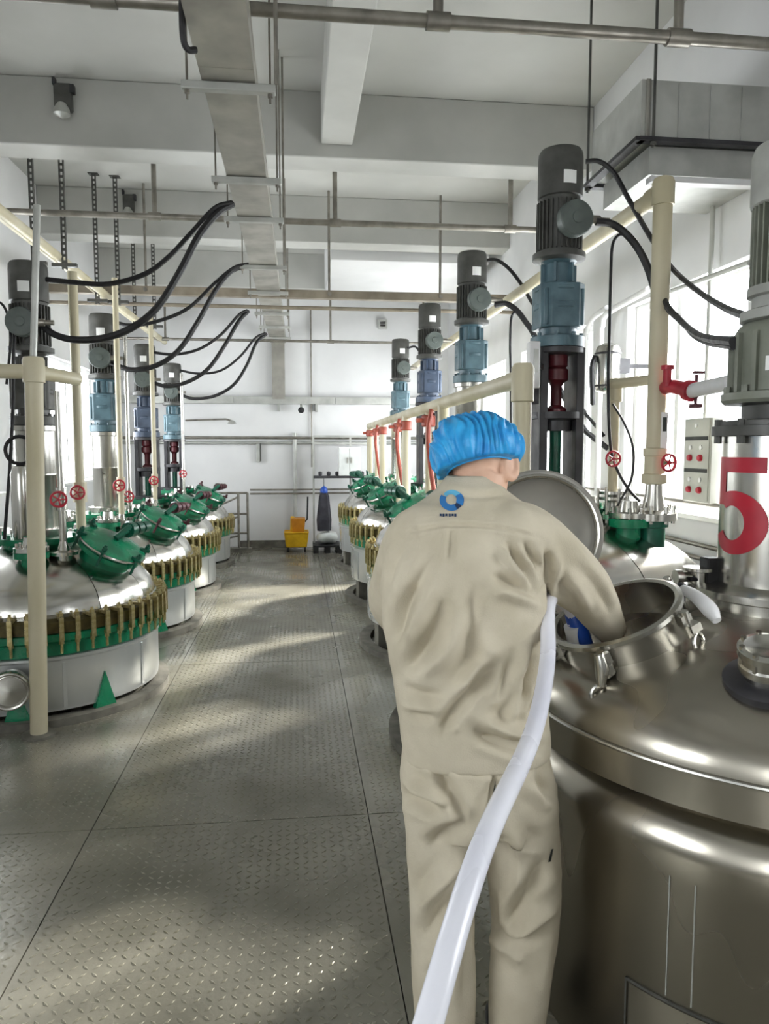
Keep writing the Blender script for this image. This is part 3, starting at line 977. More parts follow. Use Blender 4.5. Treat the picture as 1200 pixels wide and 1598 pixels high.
MB().tube([p + Vector((0, 0, .04)), p + Vector((-.1, .1, .07)), (p.x - .75, 11.99, p.z + .06)], .014, 8).build('lamp_arm', MT['pipe'], e)
p = at(597, 506, Y=11.96)
e = thing('wall_vent', 'small dark square vent high on the end wall', 'vent', p)
MB().ring(.06, .1, -.02, .03, 4, frame(p, (0, -1, 0)) @ RZ(PI / 4)).build('vent_frame', MT['galv'], e)
for i in range(4):
    MB().box(p + Vector((0, 0, -.06 + .04 * i)), (.13, .03, .012), RX(.5).to_3x3()).build('vent_slat', MT['motor'], e)

# ceiling sounders on the beams
for i, (px, py, Y, sc_, lab) in enumerate(((97, 150, 6.02, 1.0, 'dark fixture on the face of the nearest cross beam'), (200, 316, 8.44, .9, 'dark fixture on the second cross beam, above the left row'))):
    p = at(px, py, Y=Y)
    e = thing('ceiling_fixture', lab, 'fixture', p)
    MB(T(*p)).box((0, .03, 0), (.13 * sc_, .06, .2 * sc_)).build('fixture_body', MT['motor'], e, bevel=.012)
    MB(T(*p)).lathe([(.03 * sc_, .02), (.055 * sc_, -.02), (.06 * sc_, -.06), (.001, -.09)], 16, T(0, -.02, -.08)).build('lens', MT['galv'], e)
    MB(T(*p)).box((-.06 * sc_, .02, .11), (.02, .05, .05)).box((.07 * sc_, .02, .06), (.03, .05, .06)).build('bracket', MT['frame'], e)
p = at(679, 395, Y=10.9)
tag(MB(T(*p)).lathe([(.06, .0), (.06, -.02), (.04, -.05), (.001, -.06)], 16, RX(PI / 2)).box((0, .02, 0), (.14, .04, .06)).build('smoke_sensor', MT['motor'], base=p), 'tiny dark sensor on the white ceiling section', 'sensor')

# ventilation duct, top right
e = thing('ventilation_duct', 'galvanised ventilation duct box hanging at the upper right', 'duct', (2.1, 4.0, 3.1))
dx0, dy0, dy1, dz0, dz1 = 1.735, 3.7, 4.33, 3.16, 3.45
MB().box(((dx0 + XR) / 2, (dy0 + dy1) / 2, (dz0 + dz1) / 2), (XR - dx0 - .004, dy1 - dy0, dz1 - dz0)).build('duct_box', MT['galv'], e)
fr = MB()
for z in (dz0 - .012,):
    fr.box(((dx0 + XR) / 2 - .01, dy0 - .02, z), (XR - dx0 + .02, .05, .02)).box((dx0 - .015, (dy0 + dy1) / 2, z), (.05, dy1 - dy0 + .08, .02)).box(((dx0 + XR) / 2 - .01, dy1 + .02, z), (XR - dx0 + .02, .05, .02))
fr.build('angle_frame', MT['frame'], e)
MB().box(((dx0 + XR) / 2 + .03, (dy0 + dy1) / 2, dz0 - .09), (XR - dx0 - .07, dy1 - dy0 - .06, .14)).build('lower_collar', MT['galv'], e)
MB().box((dx0 + .035, dy0 - .004, (dz0 + dz1) / 2), (.022, .012, dz1 - dz0)).build('corner_strip', MT['galvdark'], e)
for i in range(3):
    MB().box((dx0 + .2 + .17 * i, dy0 - .003, (dz0 + dz1) / 2), (.006, .008, dz1 - dz0 - .02)).build('stiffener', MT['galv'], e)
MB().box(((dx0 + XR) / 2, dy0 - .003, dz0 - .2), (XR - dx0 - .1, .06, .03)).build('bottom_angle', MT['whitep'], e)
for x, y in ((dx0 + .055, dy0 - .03), (dx0 - .015, dy1 + .02)):
    MB().cyl((x, y, dz0 - .05), (x, y, ZC - .002), .008, n=8).cyl((x, y, dz0 - .04), (x, y, dz0 - .024), .016, n=6).build('threaded_rod', MT['motor'], e)

# ------------------------------------------------------------------ right row pipework
# tall cream riser on tank 4 with its long horizontal run
P1b, P1t = at(1018, 790, Y=3.55), at(1037, 292, Y=3.55)
px1, py1 = (P1b.x + P1t.x) / 2, 3.55
ztop = P1t.z
e = thing('cream_riser_pipe', 'tall cream riser pipe with rounded cap beside the large tank', 'pipe', (px1, py1, 1.22))
MB().cyl((px1, py1, 1.5), (px1, py1, ztop - .05), .046, n=24).build('riser', MT['cream'], e)
MB(T(px1, py1, 0)).lathe([(.046, ztop - .09), (.054, ztop - .088), (.054, ztop + .02), (.045, ztop + .04), (.02, ztop + .05), (.001, ztop + .05)], 24).build('elbow_cap', MT['cream'], e)
MB().cyl((px1, py1, ztop - .02), (px1, 11.5, ztop - .02), .042, n=20).build('header', MT['cream'], e)
MB().cyl((px1, py1 + .03, ztop - .02), (px1, py1 + .12, ztop - .02), .05, n=20).build('socket', MT['cream'], e)
MB(T(px1, py1, 0)).lathe([(.04, 1.42), (.062, 1.425), (.062, 1.47), (.052, 1.475), (.052, 1.56), (.058, 1.565), (.058, 1.60), (.046, 1.605)], 20).build('valve_body', MT['cream'], e)
hb = handwheel('handwheel', (px1 + .03, py1 - .085, 1.53), (.25, -1, 0), .042, MT['red'], e)
MB().cyl((px1, py1, 1.53), (px1 + .03, py1 - .085, 1.53), .012, n=8).build('valve_stem', MT['steel'], e)
fl = MB(T(px1, py1, 0)).lathe([(.06, 1.2), (.06, 1.235), (.115, 1.24), (.115, 1.262), (.115, 1.275), (.06, 1.29), (.045, 1.36), (.04, 1.42)], 28)
for i in range(8):
    q = PI / 4 * i + .2
    fl.cyl((.095 * math.cos(q), .095 * math.sin(q), 1.225), (.095 * math.cos(q), .095 * math.sin(q), 1.315), .01, n=6)
fl.build('bolted_flange', MT['steel'], e)
MB(T(px1, py1, 0)).lathe([(.06, 1.1), (.06, 1.2), (.075, 1.205), (.075, 1.24)], 24).build('nozzle', MT['dkgreen'], e)
MB().box((px1 + .02, py1 - .046, 1.68), (.035, .006, .2)).build('pipe_tag', MT['white'], e)
MB().box((px1 + .02, py1 - .05, 1.72), (.018, .004, .07)).build('tag_print', MT['dark'], e)

# red valve and white branch to the right
a = at(1050, 603, Y=3.42)
b = at(1078, 610, Y=3.3)
c_ = at(1140, 597, Y=3.0)
e = thing('white_branch_pipe', 'white branch pipe with a red valve leaving the cream riser', 'pipe', a)
MB().cyl(b, c_, .034, n=18).cyl(c_, c_ + Vector((.5, .2, .0)), .034, n=18).build('branch', MT['whitep'], e)
v = MB().tube([(px1 + .02, py1 - .05, a.z), a, b], .034, 14, 3)
v.cyl(b + (a - b) * .15, b - (a - b) * .1, .05, n=14)
v.cyl(a + Vector((-.03, 0, 0)), a + Vector((-.03, .0, .09)), .02, n=10).cyl(a + Vector((-.03, 0, .08)), a + Vector((-.03, 0, .1)), .03, n=10)
v.build('red_valve', MT['red'], e)
MB().cyl(b + Vector((.02, -.01, -.065)), b + Vector((.02, -.01, .075)), .008, n=8).box(b + Vector((.03, -.01, .085)), (.05, .02, .012)).box(b + Vector((.02, -.01, -.07)), (.05, .03, .018)).build('clamp_bolt', MT['dkred'], e)

# slimmer cream riser with red handwheel on tank 4
q0 = at(955, 800, Y=3.75)
q1 = at(951, 600, Y=3.75)
x2, y2 = q0.x, 3.75
e = thing('cream_riser_pipe', 'slim cream riser with red handwheel, left of the tall riser', 'pipe', (x2, y2, 1.2))
MB().cyl((x2, y2, 1.36), (x2, y2, q1.z + .02), .026, n=16).cyl((x2 - .03, y2, q1.z), (px1 - .01, py1 + .01, q1.z + .01), .026, n=14).build('riser', MT['cream'], e)
MB(T(x2, y2, 0)).lathe([(.034, q1.z - .09), (.038, q1.z - .085), (.038, q1.z + .03), (.001, q1.z + .035)], 16).build('elbow', MT['cream'], e)
handwheel('handwheel', at(957, 716, Y=3.66), (0, -1, 0), .038, MT['red'], e)
zw = at(957, 716, Y=3.66).z
MB().cyl((x2, y2, zw), at(957, 716, Y=3.66), .012, n=8).build('valve_stem', MT['steel'], e)
fl = MB(T(x2, y2, 0)).lathe([(.055, 1.19), (.055, 1.225), (.1, 1.23), (.1, 1.255), (.05, 1.27), (.03, 1.36)], 24)
fl.lathe([(.08, 1.33), (.08, 1.345)], 20).lathe([(.08, 1.36), (.08, 1.375)], 20)
for i in range(8):
    q = PI / 4 * i
    fl.cyl((.08 * math.cos(q), .08 * math.sin(q), 1.21), (.08 * math.cos(q), .08 * math.sin(q), 1.39), .008, n=6)
fl.build('bolted_flange', MT['steel'], e)
MB(T(x2, y2, 0)).lathe([(.085, 1.08), (.085, 1.16), (.1, 1.165), (.1, 1.19)], 24).build('nozzle', MT['green'], e)

# stainless air pot on the right wall between the risers
p = at(948, 575, Y=4.9)
e = thing('stainless_air_pot', 'small stainless cylinder with dark straps beyond the slim riser', 'canister', p)
MB(T(*p)).lathe([(.03, -.17), (.075, -.15), (.082, -.13), (.082, .12), (.07, .15), (.03, .17), (.001, .172)], 24).build('pot', MT['steel'], e)
for zz in (.1, -.12):
    MB(T(*p)).torus(.084, .007, T(0, 0, zz), 24, 6).build('strap', MT['frame'], e)
MB(T(*p)).tube([(-.09, 0, .08), (-.12, -.02, 0), (-.11, -.02, -.2), (-.1, 0, -.24)], .018, 8, 3).build('side_hose', MT['black'], e)
MB(T(*p)).bar((.08, 0, .02), (.16, .02, .02), .03, .1).bar((.16, .02, .02), (XR - p.x - .002, .02, .02), .025, .025).build('wall_arm', MT['frame'], e)

# cream manifold on the aisle side of the right row
xm, zm_ = 1.02, 1.92
e = thing('cream_manifold_pipe', 'cream manifold pipe along the right row behind the blue cap', 'pipe', (xm, 3.3, 1.0))
MB().cyl((xm, 3.3, zm_), (xm, 10.6, zm_), .042, n=18).build('header', MT['cream'], e)
MB(T(xm, 3.3, 0)).lathe([(.042, zm_ - .11), (.052, zm_ - .105), (.052, zm_ + .045), (.04, zm_ + .065), (.001, zm_ + .07)], 20).build('tee', MT['cream'], e)
for i, y in enumerate((3.3, 5.15, 5.75, 6.95, 7.5, 8.9, 9.6, 10.5)):
    MB().cyl((xm, y, 1.04 if i else 1.0), (xm, y, zm_), .042 if i in (0, 1, 3, 5, 7) else .025, n=16).build('drop', MT['cream'], e)
    if i:
        MB(T(xm, y, 0)).lathe([(.05, 1.0), (.09, 1.005), (.09, 1.03), (.045, 1.045)], 16).build('drop_flange', MT['dkgreen'], e)
    if i in (2, 3, 4, 5, 6, 7):
        MB(T(xm, y, 0)).lathe([(.046, zm_ - .15), (.056, zm_ - .14), (.056, zm_ - .07), (.046, zm_ - .06)], 14).cyl((xm - .0 - xm, 0, zm_ - .1), (-.1, -.02, zm_ - .1), .018, n=8).build('red_valve', MT['orange'], e)
for i, y in enumerate((5.45, 7.2, 9.2)):
    pipe('drain_hose', 'orange-red hose hanging from the cream manifold, %s' % ('nearest one', 'middle one', 'farthest one')[i], 'hose', [(xm - .03, y, zm_ - .03), (xm - .06, y - .02, 1.7), (xm - .02, y + .04, 1.4), (xm + .02, y, 1.12)], .018, MT['orange'], 8, 4, group='orange hoses on the manifold')

# white label box beside the dark stand
p = at(832, 570, Y=3.75)
e = thing('terminal_box', 'narrow white box fixed beside the dark stand', 'box', p)
MB(T(*p)).box((0, 0, 0), (.055, .06, .24)).build('box_body', MT['whitep'], e, bevel=.005)
MB(T(*p)).box((.005, -.031, .02), (.025, .004, .12)).build('box_print', MT['galv'], e)
MB(T(*p)).bar((0, 0, -.12), (0, 0, -.2), .05, .05).build('box_foot', MT['frame'], e)
MB(T(*p)).bar((.02, .02, 0), (1.4 - .1 - p.x, .1, 0), .03, .03).build('box_bracket', MT['frame'], e)

# control panel on the right wall
e = thing('control_panel', 'grey push-button control panel on the wall left of the number 5', 'control panel', (XR, 4.16, 1.28))
MB().box((XR - .045, 4.16, 1.53), (.09, .30, .5)).build('enclosure', MT['panel'], e, bevel=.006)
MB().box((XR - .0925, 4.16, 1.53), (.004, .27, .47)).build('door', MT['panel'], e)
for r_ in range(2):
    z = 1.66 - r_ * .19
    MB().box((XR - .096, 4.16, z), (.003, .25, .022)).build('label_strip', MT['dark'], e)
    for c2 in range(2):
        y = 4.22 - .115 * c2
        MB(frame((XR - .095, y, z - .055), (-1, 0, 0))).lathe([(.014, 0), (.014, .006), (.001, .008)], 14).build('indicator', MT['whitep'], e)
        MB(frame((XR - .095, y, z - .115), (-1, 0, 0))).lathe([(.02, 0), (.02, .01), (.016, .018), (.001, .02)], 14).build('push_button', MT['num'], e)
MB(frame((XR - .095, 4.16, 1.735), (-1, 0, 0))).lathe([(.012, 0), (.012, .008), (.001, .012)], 12).build('pilot_lamp', MT['white'], e)
MB().cyl((XR - .045, 4.16, 1.78), (XR - .045, 4.16, 3.0), .014, n=10).build('conduit', MT['galv'], e)
for i, z in enumerate((1.27, 1.02, .94)):
    pipe('wall_conduit', 'thin steel conduit along the right wall, %s' % ('top one under the control panel', 'middle one', 'lowest one')[i], 'conduit', [(XR - .05, 2.6, z), (XR - .05, 9.5, z)], .014, MT['pipe'], 10)
# wall handrail hoop by the window (rounded pipe frame)
for i, (y0, y1) in enumerate(((5.45, 4.95), (5.75, 5.6))):
    pipe('rounded_wall_pipe', 'pale pipe bent in a rounded hoop against the right wall, %s' % ('nearer one', 'farther one')[i], 'pipe',
         [(XR - .16, y0, 1.0), (XR - .16, y0, 2.4), (XR - .16, y0 - .02, 2.52), (XR - .16, y0 - .1, 2.6), (XR - .16, y1 - .1, 2.63), (XR - .16, y1 - .25, 2.64)], .022, MT['whitep'], 10, 4)
# slanted stay across the window
pipe('window_stay', 'slanting grey stay bar in front of the right window', 'bar', [at(1046, 455, Y=4.6), at(1170, 410, Y=3.75)], .016, MT['galv'])

# ------------------------------------------------------------------ black cables
def cable(label, pts, r=.016, group=None):
    return pipe('black_cable', label, 'cable', [p if isinstance(p, Vector) else at(*p[:2], Y=p[2]) for p in pts], r, MT['black'], 8, 6, group=group)


G = 'black cables from the tray to the left motors'
cable('black cable from the tray to the top of the nearest left motor', [(362, 316, 5.0), (335, 325, 4.98), (300, 362, 4.95), (262, 402, 4.93), (225, 428, 4.92), (170, 443, 4.92), (120, 441, 4.93), (72, 436, 4.95)], .016, G)
cable('thick black cable sagging lowest to the nearest left motor', [(364, 318, 5.02), (340, 332, 4.98), (310, 368, 4.92), (280, 425, 4.88), (245, 480, 4.85), (205, 512, 4.83), (160, 528, 4.83), (115, 530, 4.85), (85, 522, 4.88), (66, 508, 4.92)], .022, G)
cable('black cable to the top of the second left motor', [(388, 412, 6.9), (365, 418, 6.88), (335, 442, 6.85), (295, 480, 6.8), (250, 500, 6.8), (205, 508, 6.8), (172, 500, 6.85)], .016, G)
cable('thick black cable sagging to the junction box of the second left motor', [(388, 413, 6.92), (360, 424, 6.88), (335, 455, 6.8), (310, 500, 6.76), (280, 545, 6.74), (245, 570, 6.72), (205, 577, 6.72), (172, 566, 6.76)], .022, G)
cable('black cable to the top of the third left motor', [(386, 484, 8.7), (372, 492, 8.68), (345, 522, 8.65), (310, 545, 8.6), (270, 553, 8.6), (228, 548, 8.62)], .016, G)
cable('thick black cable to the junction box of the third left motor', [(388, 485, 8.72), (372, 502, 8.68), (350, 540, 8.6), (325, 575, 8.56), (295, 595, 8.55), (262, 603, 8.55), (236, 596, 8.58)], .022, G)
cable('black cable to the top of the farthest left motor', [(414, 520, 10.6), (398, 528, 10.55), (375, 556, 10.5), (345, 578, 10.45), (310, 583, 10.45), (276, 577, 10.47)], .016, G)
cable('thick black cable to the junction box of the farthest left motor', [(416, 521, 10.62), (400, 535, 10.55), (385, 570, 10.48), (365, 600, 10.42), (335, 618, 10.4), (300, 622, 10.4), (280, 614, 10.42)], .022, G)
cable('thin black hose hanging down the nearest left stand', [(24, 500, 4.9), (21, 560, 4.88), (20, 640, 4.86), (16, 720, 4.86), (10, 800, 4.86), (6, 850, 4.87)], .011, 'black hoses at the left edge')
cable('short black hose looping beside the nearest left motor', [(-4, 470, 4.9), (6, 478, 4.88), (14, 500, 4.88), (16, 540, 4.88), (10, 600, 4.88)], .008, 'black hoses at the left edge')
G = 'black cables on the right motors'
cable('black cable from the top of the dark-stand motor down past the cream riser', [(914, 252, 3.9), (935, 252, 3.88), (958, 270, 3.85), (985, 318, 3.8), (1020, 378, 3.72), (1050, 420, 3.6), (1090, 455, 3.2), (1130, 480, 2.6), (1165, 494, 2.1)], .013, G)
cable('thick black cable from the dark-stand junction box curving behind the riser', [(930, 346, 3.74), (956, 350, 3.74), (980, 368, 3.72), (1000, 395, 3.7), (1015, 430, 3.68), (1024, 470, 3.68), (1028, 540, 3.66), (1026, 640, 3.65), (1022, 740, 3.65), (1016, 790, 3.67)], .02, G)
cable('thin black cable looping down between the two cream risers', [(985, 372, 3.73), (968, 366, 3.74), (956, 382, 3.75), (953, 430, 3.75), (951, 520, 3.72), (949, 600, 3.69), (952, 690, 3.69), (962, 730, 3.68), (980, 762, 3.66), (998, 782, 3.66)], .008, G)
cable('thin grey-black loop of wire hanging beside the tall riser', [(956, 630, 3.68), (975, 662, 3.66), (988, 700, 3.65), (986, 745, 3.65), (970, 778, 3.66), (962, 792, 3.66)], .006, G)
cable('upper dark cable meeting the gear housing of the large tank', [(1030, 450, 3.62), (1042, 478, 3.45), (1062, 500, 3.2), (1078, 515, 2.9), (1100, 527, 2.5), (1145, 533, 2.03)], .014, G)
cable('lower dark cable meeting the gear housing of the large tank', [(1030, 462, 3.62), (1044, 486, 3.45), (1068, 508, 3.2), (1082, 524, 2.9), (1104, 535, 2.5), (1145, 541, 2.03)], .01, G)
cable('black cable at the top of the motor above the blue cap', [(757, 407, 5.9), (775, 406, 5.88), (795, 420, 5.85), (815, 446, 5.8), (830, 472, 5.78), (850, 500, 5.75), Vector((2.2, 5.7, 2.0)), Vector((XR - .01, 5.7, 1.7))], .014, G)
cable('thick black cable from the junction box above the blue cap', [(772, 476, 5.75), (790, 474, 5.74), (806, 484, 5.72), (820, 502, 5.7), (832, 520, 5.68), (850, 560, 5.66), Vector((2.2, 5.62, 1.8)), Vector((XR - .01, 5.62, 1.6))], .022, G)
cable('thin black wire hanging beside the motor above the blue cap', [(806, 486, 5.72), (798, 496, 5.72), (796, 540, 5.72), (797, 580, 5.7), (798, 700, 5.7), (800, 770, 5.7)], .01, G)
cable('black cable between the two farthest right motors', [(636, 543, 10.0), (648, 541, 9.9), (656, 551, 9.8), (664, 560, 9.7)], .014, G)
cable('black cable entering the cable tray at the top of the picture', [(284, -30, 3.1), (284, 20, 3.1), (286, 60, 3.12), (293, 77, 3.14), (306, 78, 3.16)], .013, G)

# ------------------------------------------------------------------ left row pipework
qx, qy = -1.405, 4.2
tz = at(62, 580, Y=qy).z
e = thing('cream_post_pipe', 'thick cream upright pipe with a tee standing on the floor at left', 'pipe', (qx, qy, 0))
MB().cyl((qx - .05, qy, .0), (qx, qy, tz), .046, n=24).build('post', MT['cream'], e)
MB(T(qx, qy, 0)).lathe([(.046, tz - .06), (.056, tz - .057), (.056, tz + .06), (.05, tz + .075), (.022, tz + .08)], 24).build('tee', MT['cream'], e)
MB().cyl((qx, qy, tz), (XL + .01, qy, tz), .038, n=18).build('branch', MT['cream'], e)
MB().tube([(qx, qy, tz), (qx + .05, qy + .2, tz), (qx + .1, qy + .42, tz)], .038, 18).build('stub', MT['cream'], e)
MB().cyl((qx, qy, tz + .07), (at(58, 320, Y=qy).x, qy, at(58, 320, Y=qy).z), .018, n=12).build('vent_pipe', MT['galv'], e)
MB(T(qx - .05, qy, 0)).lathe([(.09, .0), (.09, .014), (.05, .018)], 20).build('foot_plate', MT['curb'], e)
# overhead cream pair
for i, (dx, dz_) in enumerate(((0, 0), (-.1, .05))):
    pipe('overhead_cream_pipe', 'cream pipe running overhead along the left row, %s' % ('aisle side', 'wall side')[i], 'pipe', [(-1.98 + dx, 2.5, 3.2 + dz_), (-1.98 + dx, 11.6, 3.2 + dz_)], .038, MT['cream'], 16, group='overhead cream pipes on the left')
# perforated strut hangers in pairs
STR = MB()
h_ = 1.3
for sx in (-1, 1):
    STR.box((sx * .016, 0, -h_ / 2), (.008, .03, h_))
for i in range(27):
    STR.box((0, -.012, -.01 - i * .049), (.03, .006, .022))
STRM = STR.mesh('strut', MT['motor'])
spots = [(47, 245, 6.55), (95, 247, 6.6), (147, 305, 8.1), (180, 306, 8.15), (207, 372, 9.6), (238, 372, 9.7)]
for i, (px, py, y) in enumerate(spots):
    p = at(px, py, Y=y)
    nm = ['nearest', 'second nearest', 'third', 'fourth', 'fifth', 'farthest'][i]
    zb_ = 2.95 if i != 2 else 2.5
    e = thing('perforated_hanger', 'perforated steel hanger strip over the left row, %s from the camera' % nm, 'hanger', (p.x, y, ZC), group='perforated hangers on the left')
    o = inst(STRM, 'strip', e, (0, 0, -.006), (0, 0, 0))
    MB().box((p.x, y, ZC - .004), (.1, .08, .006)).build('top_plate', MT['motor'], e)
    MB().box((p.x, y, 3.13), (.2, .04, .03)).build('cross_piece', MT['motor'], e)
tag(MB().bar(at(198, 370, Y=8.7), at(250, 371, Y=8.9), .03, .03).build('hanger_crossbar', MT['motor']), 'short dark crossbar joining two far hangers', 'bar')
# uprights with red handwheels on each left reactor
for i, (x, y) in enumerate(LEFT):
    nm = ['nearest', 'second', 'third', 'farthest'][i]
    for j, (px, rr, m, Yo) in enumerate([[(97, .022, 'steel', -.3), (126, .032, 'cream', .35)], [(190, .024, 'cream', -.3), (203, .018, 'steel', -.1)], [(243, .024, 'cream', -.3)], [(288, .02, 'steel', -.3)]][i]):
        Y = y + Yo
        b = at(px, 800, Y=Y)
        top = (2.81, 3.03, 3.05, 3.0)[i] if m == 'cream' else (1.95 if i == 0 else 2.6)
        e = thing('riser_pipe', '%s riser with red handwheel on the %s left reactor' % ('cream' if m == 'cream' else 'slim steel', nm), 'pipe', (b.x, Y, .9), group='risers on the left reactors')
        r2 = math.hypot(b.x - x, Y - y)
        zb_ = .62 + dome_z(.74, .36, min(r2, .73)) - .02
        MB().cyl((b.x, Y, zb_), (b.x, Y, top), rr, n=14).build('riser', MT[m], e)
        fl = MB(T(b.x, Y, 0)).lathe([(.05, zb_ - .02), (.05, zb_ + .03), (.085, zb_ + .035), (.085, zb_ + .055), (.04, zb_ + .065), (rr, zb_ + .12)], 18)
        fl.build('bolted_flange', MT['steel'], e)
        zw = 1.6 + (Y / F_PX) * (700 - [[775, 765], [755, 772], [748], [738]][i][j]) * 1.0
        handwheel('handwheel', (b.x, Y - .06, zw), (.2, -1, 0), .045, MT['red'], e)
        MB().cyl((b.x, Y, zw), (b.x, Y - .06, zw), .012, n=8).cyl((b.x, Y, zw - .07), (b.x, Y, zw + .07), rr * 1.5, n=12).build('valve_body', MT[m], e)
# round gauge and bits on the near left stand
p = at(30, 690, Y=4.85)
e = thing('sample_pot', 'small steel pot with a black hose loop on the nearest left stand', 'pot', p)
MB(frame(p + Vector((0, 0, -.05)), (0, -1, 0))).torus(.085, .012, n=24, m=8).build('loop', MT['black'], e)
MB(T(*p)).lathe([(.05, -.62), (.06, -.6), (.06, -.2), (.045, -.15), (.001, -.14)], 18).build('pot', MT['steel'], e)
# drum-shaped bottom valve cover at the lower left
p = at(14, 1080, Y=4.15)
e = thing('drain_cover', 'round silver drain cover low at the left edge', 'cover', p)
MB(frame(p, (.25, -1, 0))).lathe([(.1, -.1), (.105, -.02), (.1, 0), (.085, .006), (.08, -.004), (.03, .0), (.001, .004)], 32).build('cover_disc', MT['steel'], e)
MB(frame(p, (.25, -1, 0))).torus(.098, .01, n=32, m=8).build('cover_rim', MT['steel'], e)
MB(frame(p, (.25, -1, 0))).cyl((0, 0, -.4), (0, 0, -.08), .05, n=16).build('drain_pipe', MT['frame'], e)
MB().box((p.x, p.y + .25, p.z / 2 - .02), (.05, .05, p.z - .04)).build('drain_leg', MT['frame'], e)

# ------------------------------------------------------------------ far end
e = thing('guard_railing', 'grey pipe guard railing with diagonal braces at the far stair', 'railing', (-.8, 11.5, 0))
rl = [(-2.4, 11.5), (-.95, 11.5), (-.78, 11.5)]
for x in (-2.3, -1.6, -.92, -.78):
    MB().cyl((x, 11.5, .07), (x, 11.5, .92), .02, n=10).build('post', MT['pipe'], e)
for z in (.92, .6, .3):
    MB().cyl((-2.4, 11.5, z), (-.78, 11.5, z), .017, n=10).build('rail', MT['pipe'], e)
for x0, z0, x1, z1 in ((-1.6, .55, -.92, .86), (-1.6, .28, -.92, .56), (-1.6, .1, -.92, .26)):
    MB().cyl((x0, 11.5, z0), (x1, 11.5, z1), .015, n=8).build('brace', MT['pipe'], e)
MB().box((-1.6, 11.5, .035), (1.75, .14, .07)).build('toe_kerb', MT['curb'], e)
for i, z in enumerate((.95, .89)):
    pipe('wall_handrail', 'grey handrail across the end wall, %s bar' % ('upper', 'lower')[i], 'handrail', [(-.76, 11.8, z), (1.3, 11.8, z)], .015, MT['pipe'], 10)
# yellow mop bucket with wringer
p = at(463, 851, z=0)
e = thing('mop_bucket', 'yellow mop bucket with amber wringer by the end wall', 'bucket', (p.x, 11.55, 0))
bx, by = p.x, 11.55
def taper(mb, x, y, z0, z1, w0, d0, w1, d1):
    vs = [(x - w0 / 2, y - d0 / 2, z0), (x + w0 / 2, y - d0 / 2, z0), (x + w0 / 2, y + d0 / 2, z0), (x - w0 / 2, y + d0 / 2, z0),
          (x - w1 / 2, y - d1 / 2, z1), (x + w1 / 2, y - d1 / 2, z1), (x + w1 / 2, y + d1 / 2, z1), (x - w1 / 2, y + d1 / 2, z1)]
    return mb.add(vs, [(0, 3, 2, 1), (4, 5, 6, 7), (0, 1, 5, 4), (1, 2, 6, 5), (2, 3, 7, 6), (3, 0, 4, 7)])
taper(MB(), bx, by, .07, .30, .32, .30, .38, .36).build('bucket', MT['yellow'], e, bevel=.02)
MB().ring(.24, .27, .295, .315, 4, T(bx, by, 0) @ RZ(PI / 4)).build('bucket_rim', MT['yellow'], e, bevel=.006)
taper(MB(), bx + .03, by + .02, .29, .52, .18, .2, .22, .24).build('wringer', MT['orangepl'], e, bevel=.012)
taper(MB(), bx - .06, by + .08, .29, .54, .08, .1, .06, .08).build('wringer_bracket', MT['yellow'], e, bevel=.012)
MB().tube([(bx + .12, by, .45), (bx + .17, by, .5), (bx + .18, by, .85)], .014, 8).build('wringer_lever', MT['frame'], e)
for sx in (-1, 1):
    for sy in (-1, 1):
        MB().cyl((bx + sx * .13 - .012, by + sy * .12, .032), (bx + sx * .13 + .012, by + sy * .12, .032), .032, n=12).box((bx + sx * .13, by + sy * .12, .06), (.03, .04, .03)).build('caster', MT['black'], e)
# rack with shelf, garment and pallet
x0, x1 = at(490, 800, Y=11.5).x, at(585, 800, Y=11.5).x
e = thing('steel_rack', 'pale steel rack with a dark shelf bar at the end wall', 'rack', ((x0 + x1) / 2, 11.5, 0))
for x in (x0, (x0 + x1) / 2 + .1, x1):
    MB().box((x, 11.6, .9), (.03, .03, 1.8)).build('post', MT['galv'], e)
for z in (1.68, 1.79):
    MB().box(((x0 + x1) / 2, 11.6, z), (x1 - x0, .028, .03)).build('rail', MT['galv'], e)
MB().box(((x0 + x1) / 2, 11.5, 1.16), (x1 - x0, .22, .035)).build('shelf', MT['frame'], e)
for i in range(6):
    MB(T(x0 + .1 + i * .13, 11.45, 1.18)).lathe([(.02, 0), (.03, .02), (.03, .06), (.001, .07)], 10).build('shelf_peg', MT['frame'], e)
xc = at(545, 730, Y=11.45).x
e = thing('white_cabinet', 'small white two-door cabinet standing on the rack shelf', 'cabinet', (xc, 11.5, 1.18))
MB().box((xc, 11.5, 1.40), (.34, .2, .44)).build('body', MT['white'], e, bevel=.006)
for sx in (-1, 1):
    d = MB().box((xc + sx * .082, 11.395, 1.40), (.155, .012, .41)).build('door', MT['clear'], e)
    MB().box((xc + sx * .03, 11.38, 1.42), (.014, .02, .09)).build('handle', MT['galvdark'], d)
xg = at(506, 800, Y=11.3).x
e = thing('hanging_cloth', 'dark charcoal cloth with a blue top hanging from the rack', 'cloth', (xg, 11.38, .3))
g_ = MB()
prof = [(.10, .33), (.11, .5), (.09, .7), (.075, .86), (.05, .93)]
vs, fs = [], []
for i, (w, z) in enumerate(prof):
    for j in range(20):
        a = 2 * PI * j / 20
        ww = w * (1 + .12 * math.sin(a * 5 + i * .3))
        vs.append((xg + ww * math.cos(a), 11.38 + .05 * math.sin(a) * (1 + .2 * math.sin(a * 5)), z))
for i in range(len(prof) - 1):
    for j in range(20):
        fs.append((i * 20 + j, i * 20 + (j + 1) % 20, (i + 1) * 20 + (j + 1) % 20, (i + 1) * 20 + j))
fs.append(tuple(range(20))[::-1])
g_.add(vs, fs).build('cloth_body', MT['dcloth'], e)
MB(T(xg, 11.38, 0)).lathe([(.056, .92), (.06, .96), (.045, 1.0), (.015, 1.02), (.001, 1.03)], 16).build('cloth_top', MT['bluepl'], e)
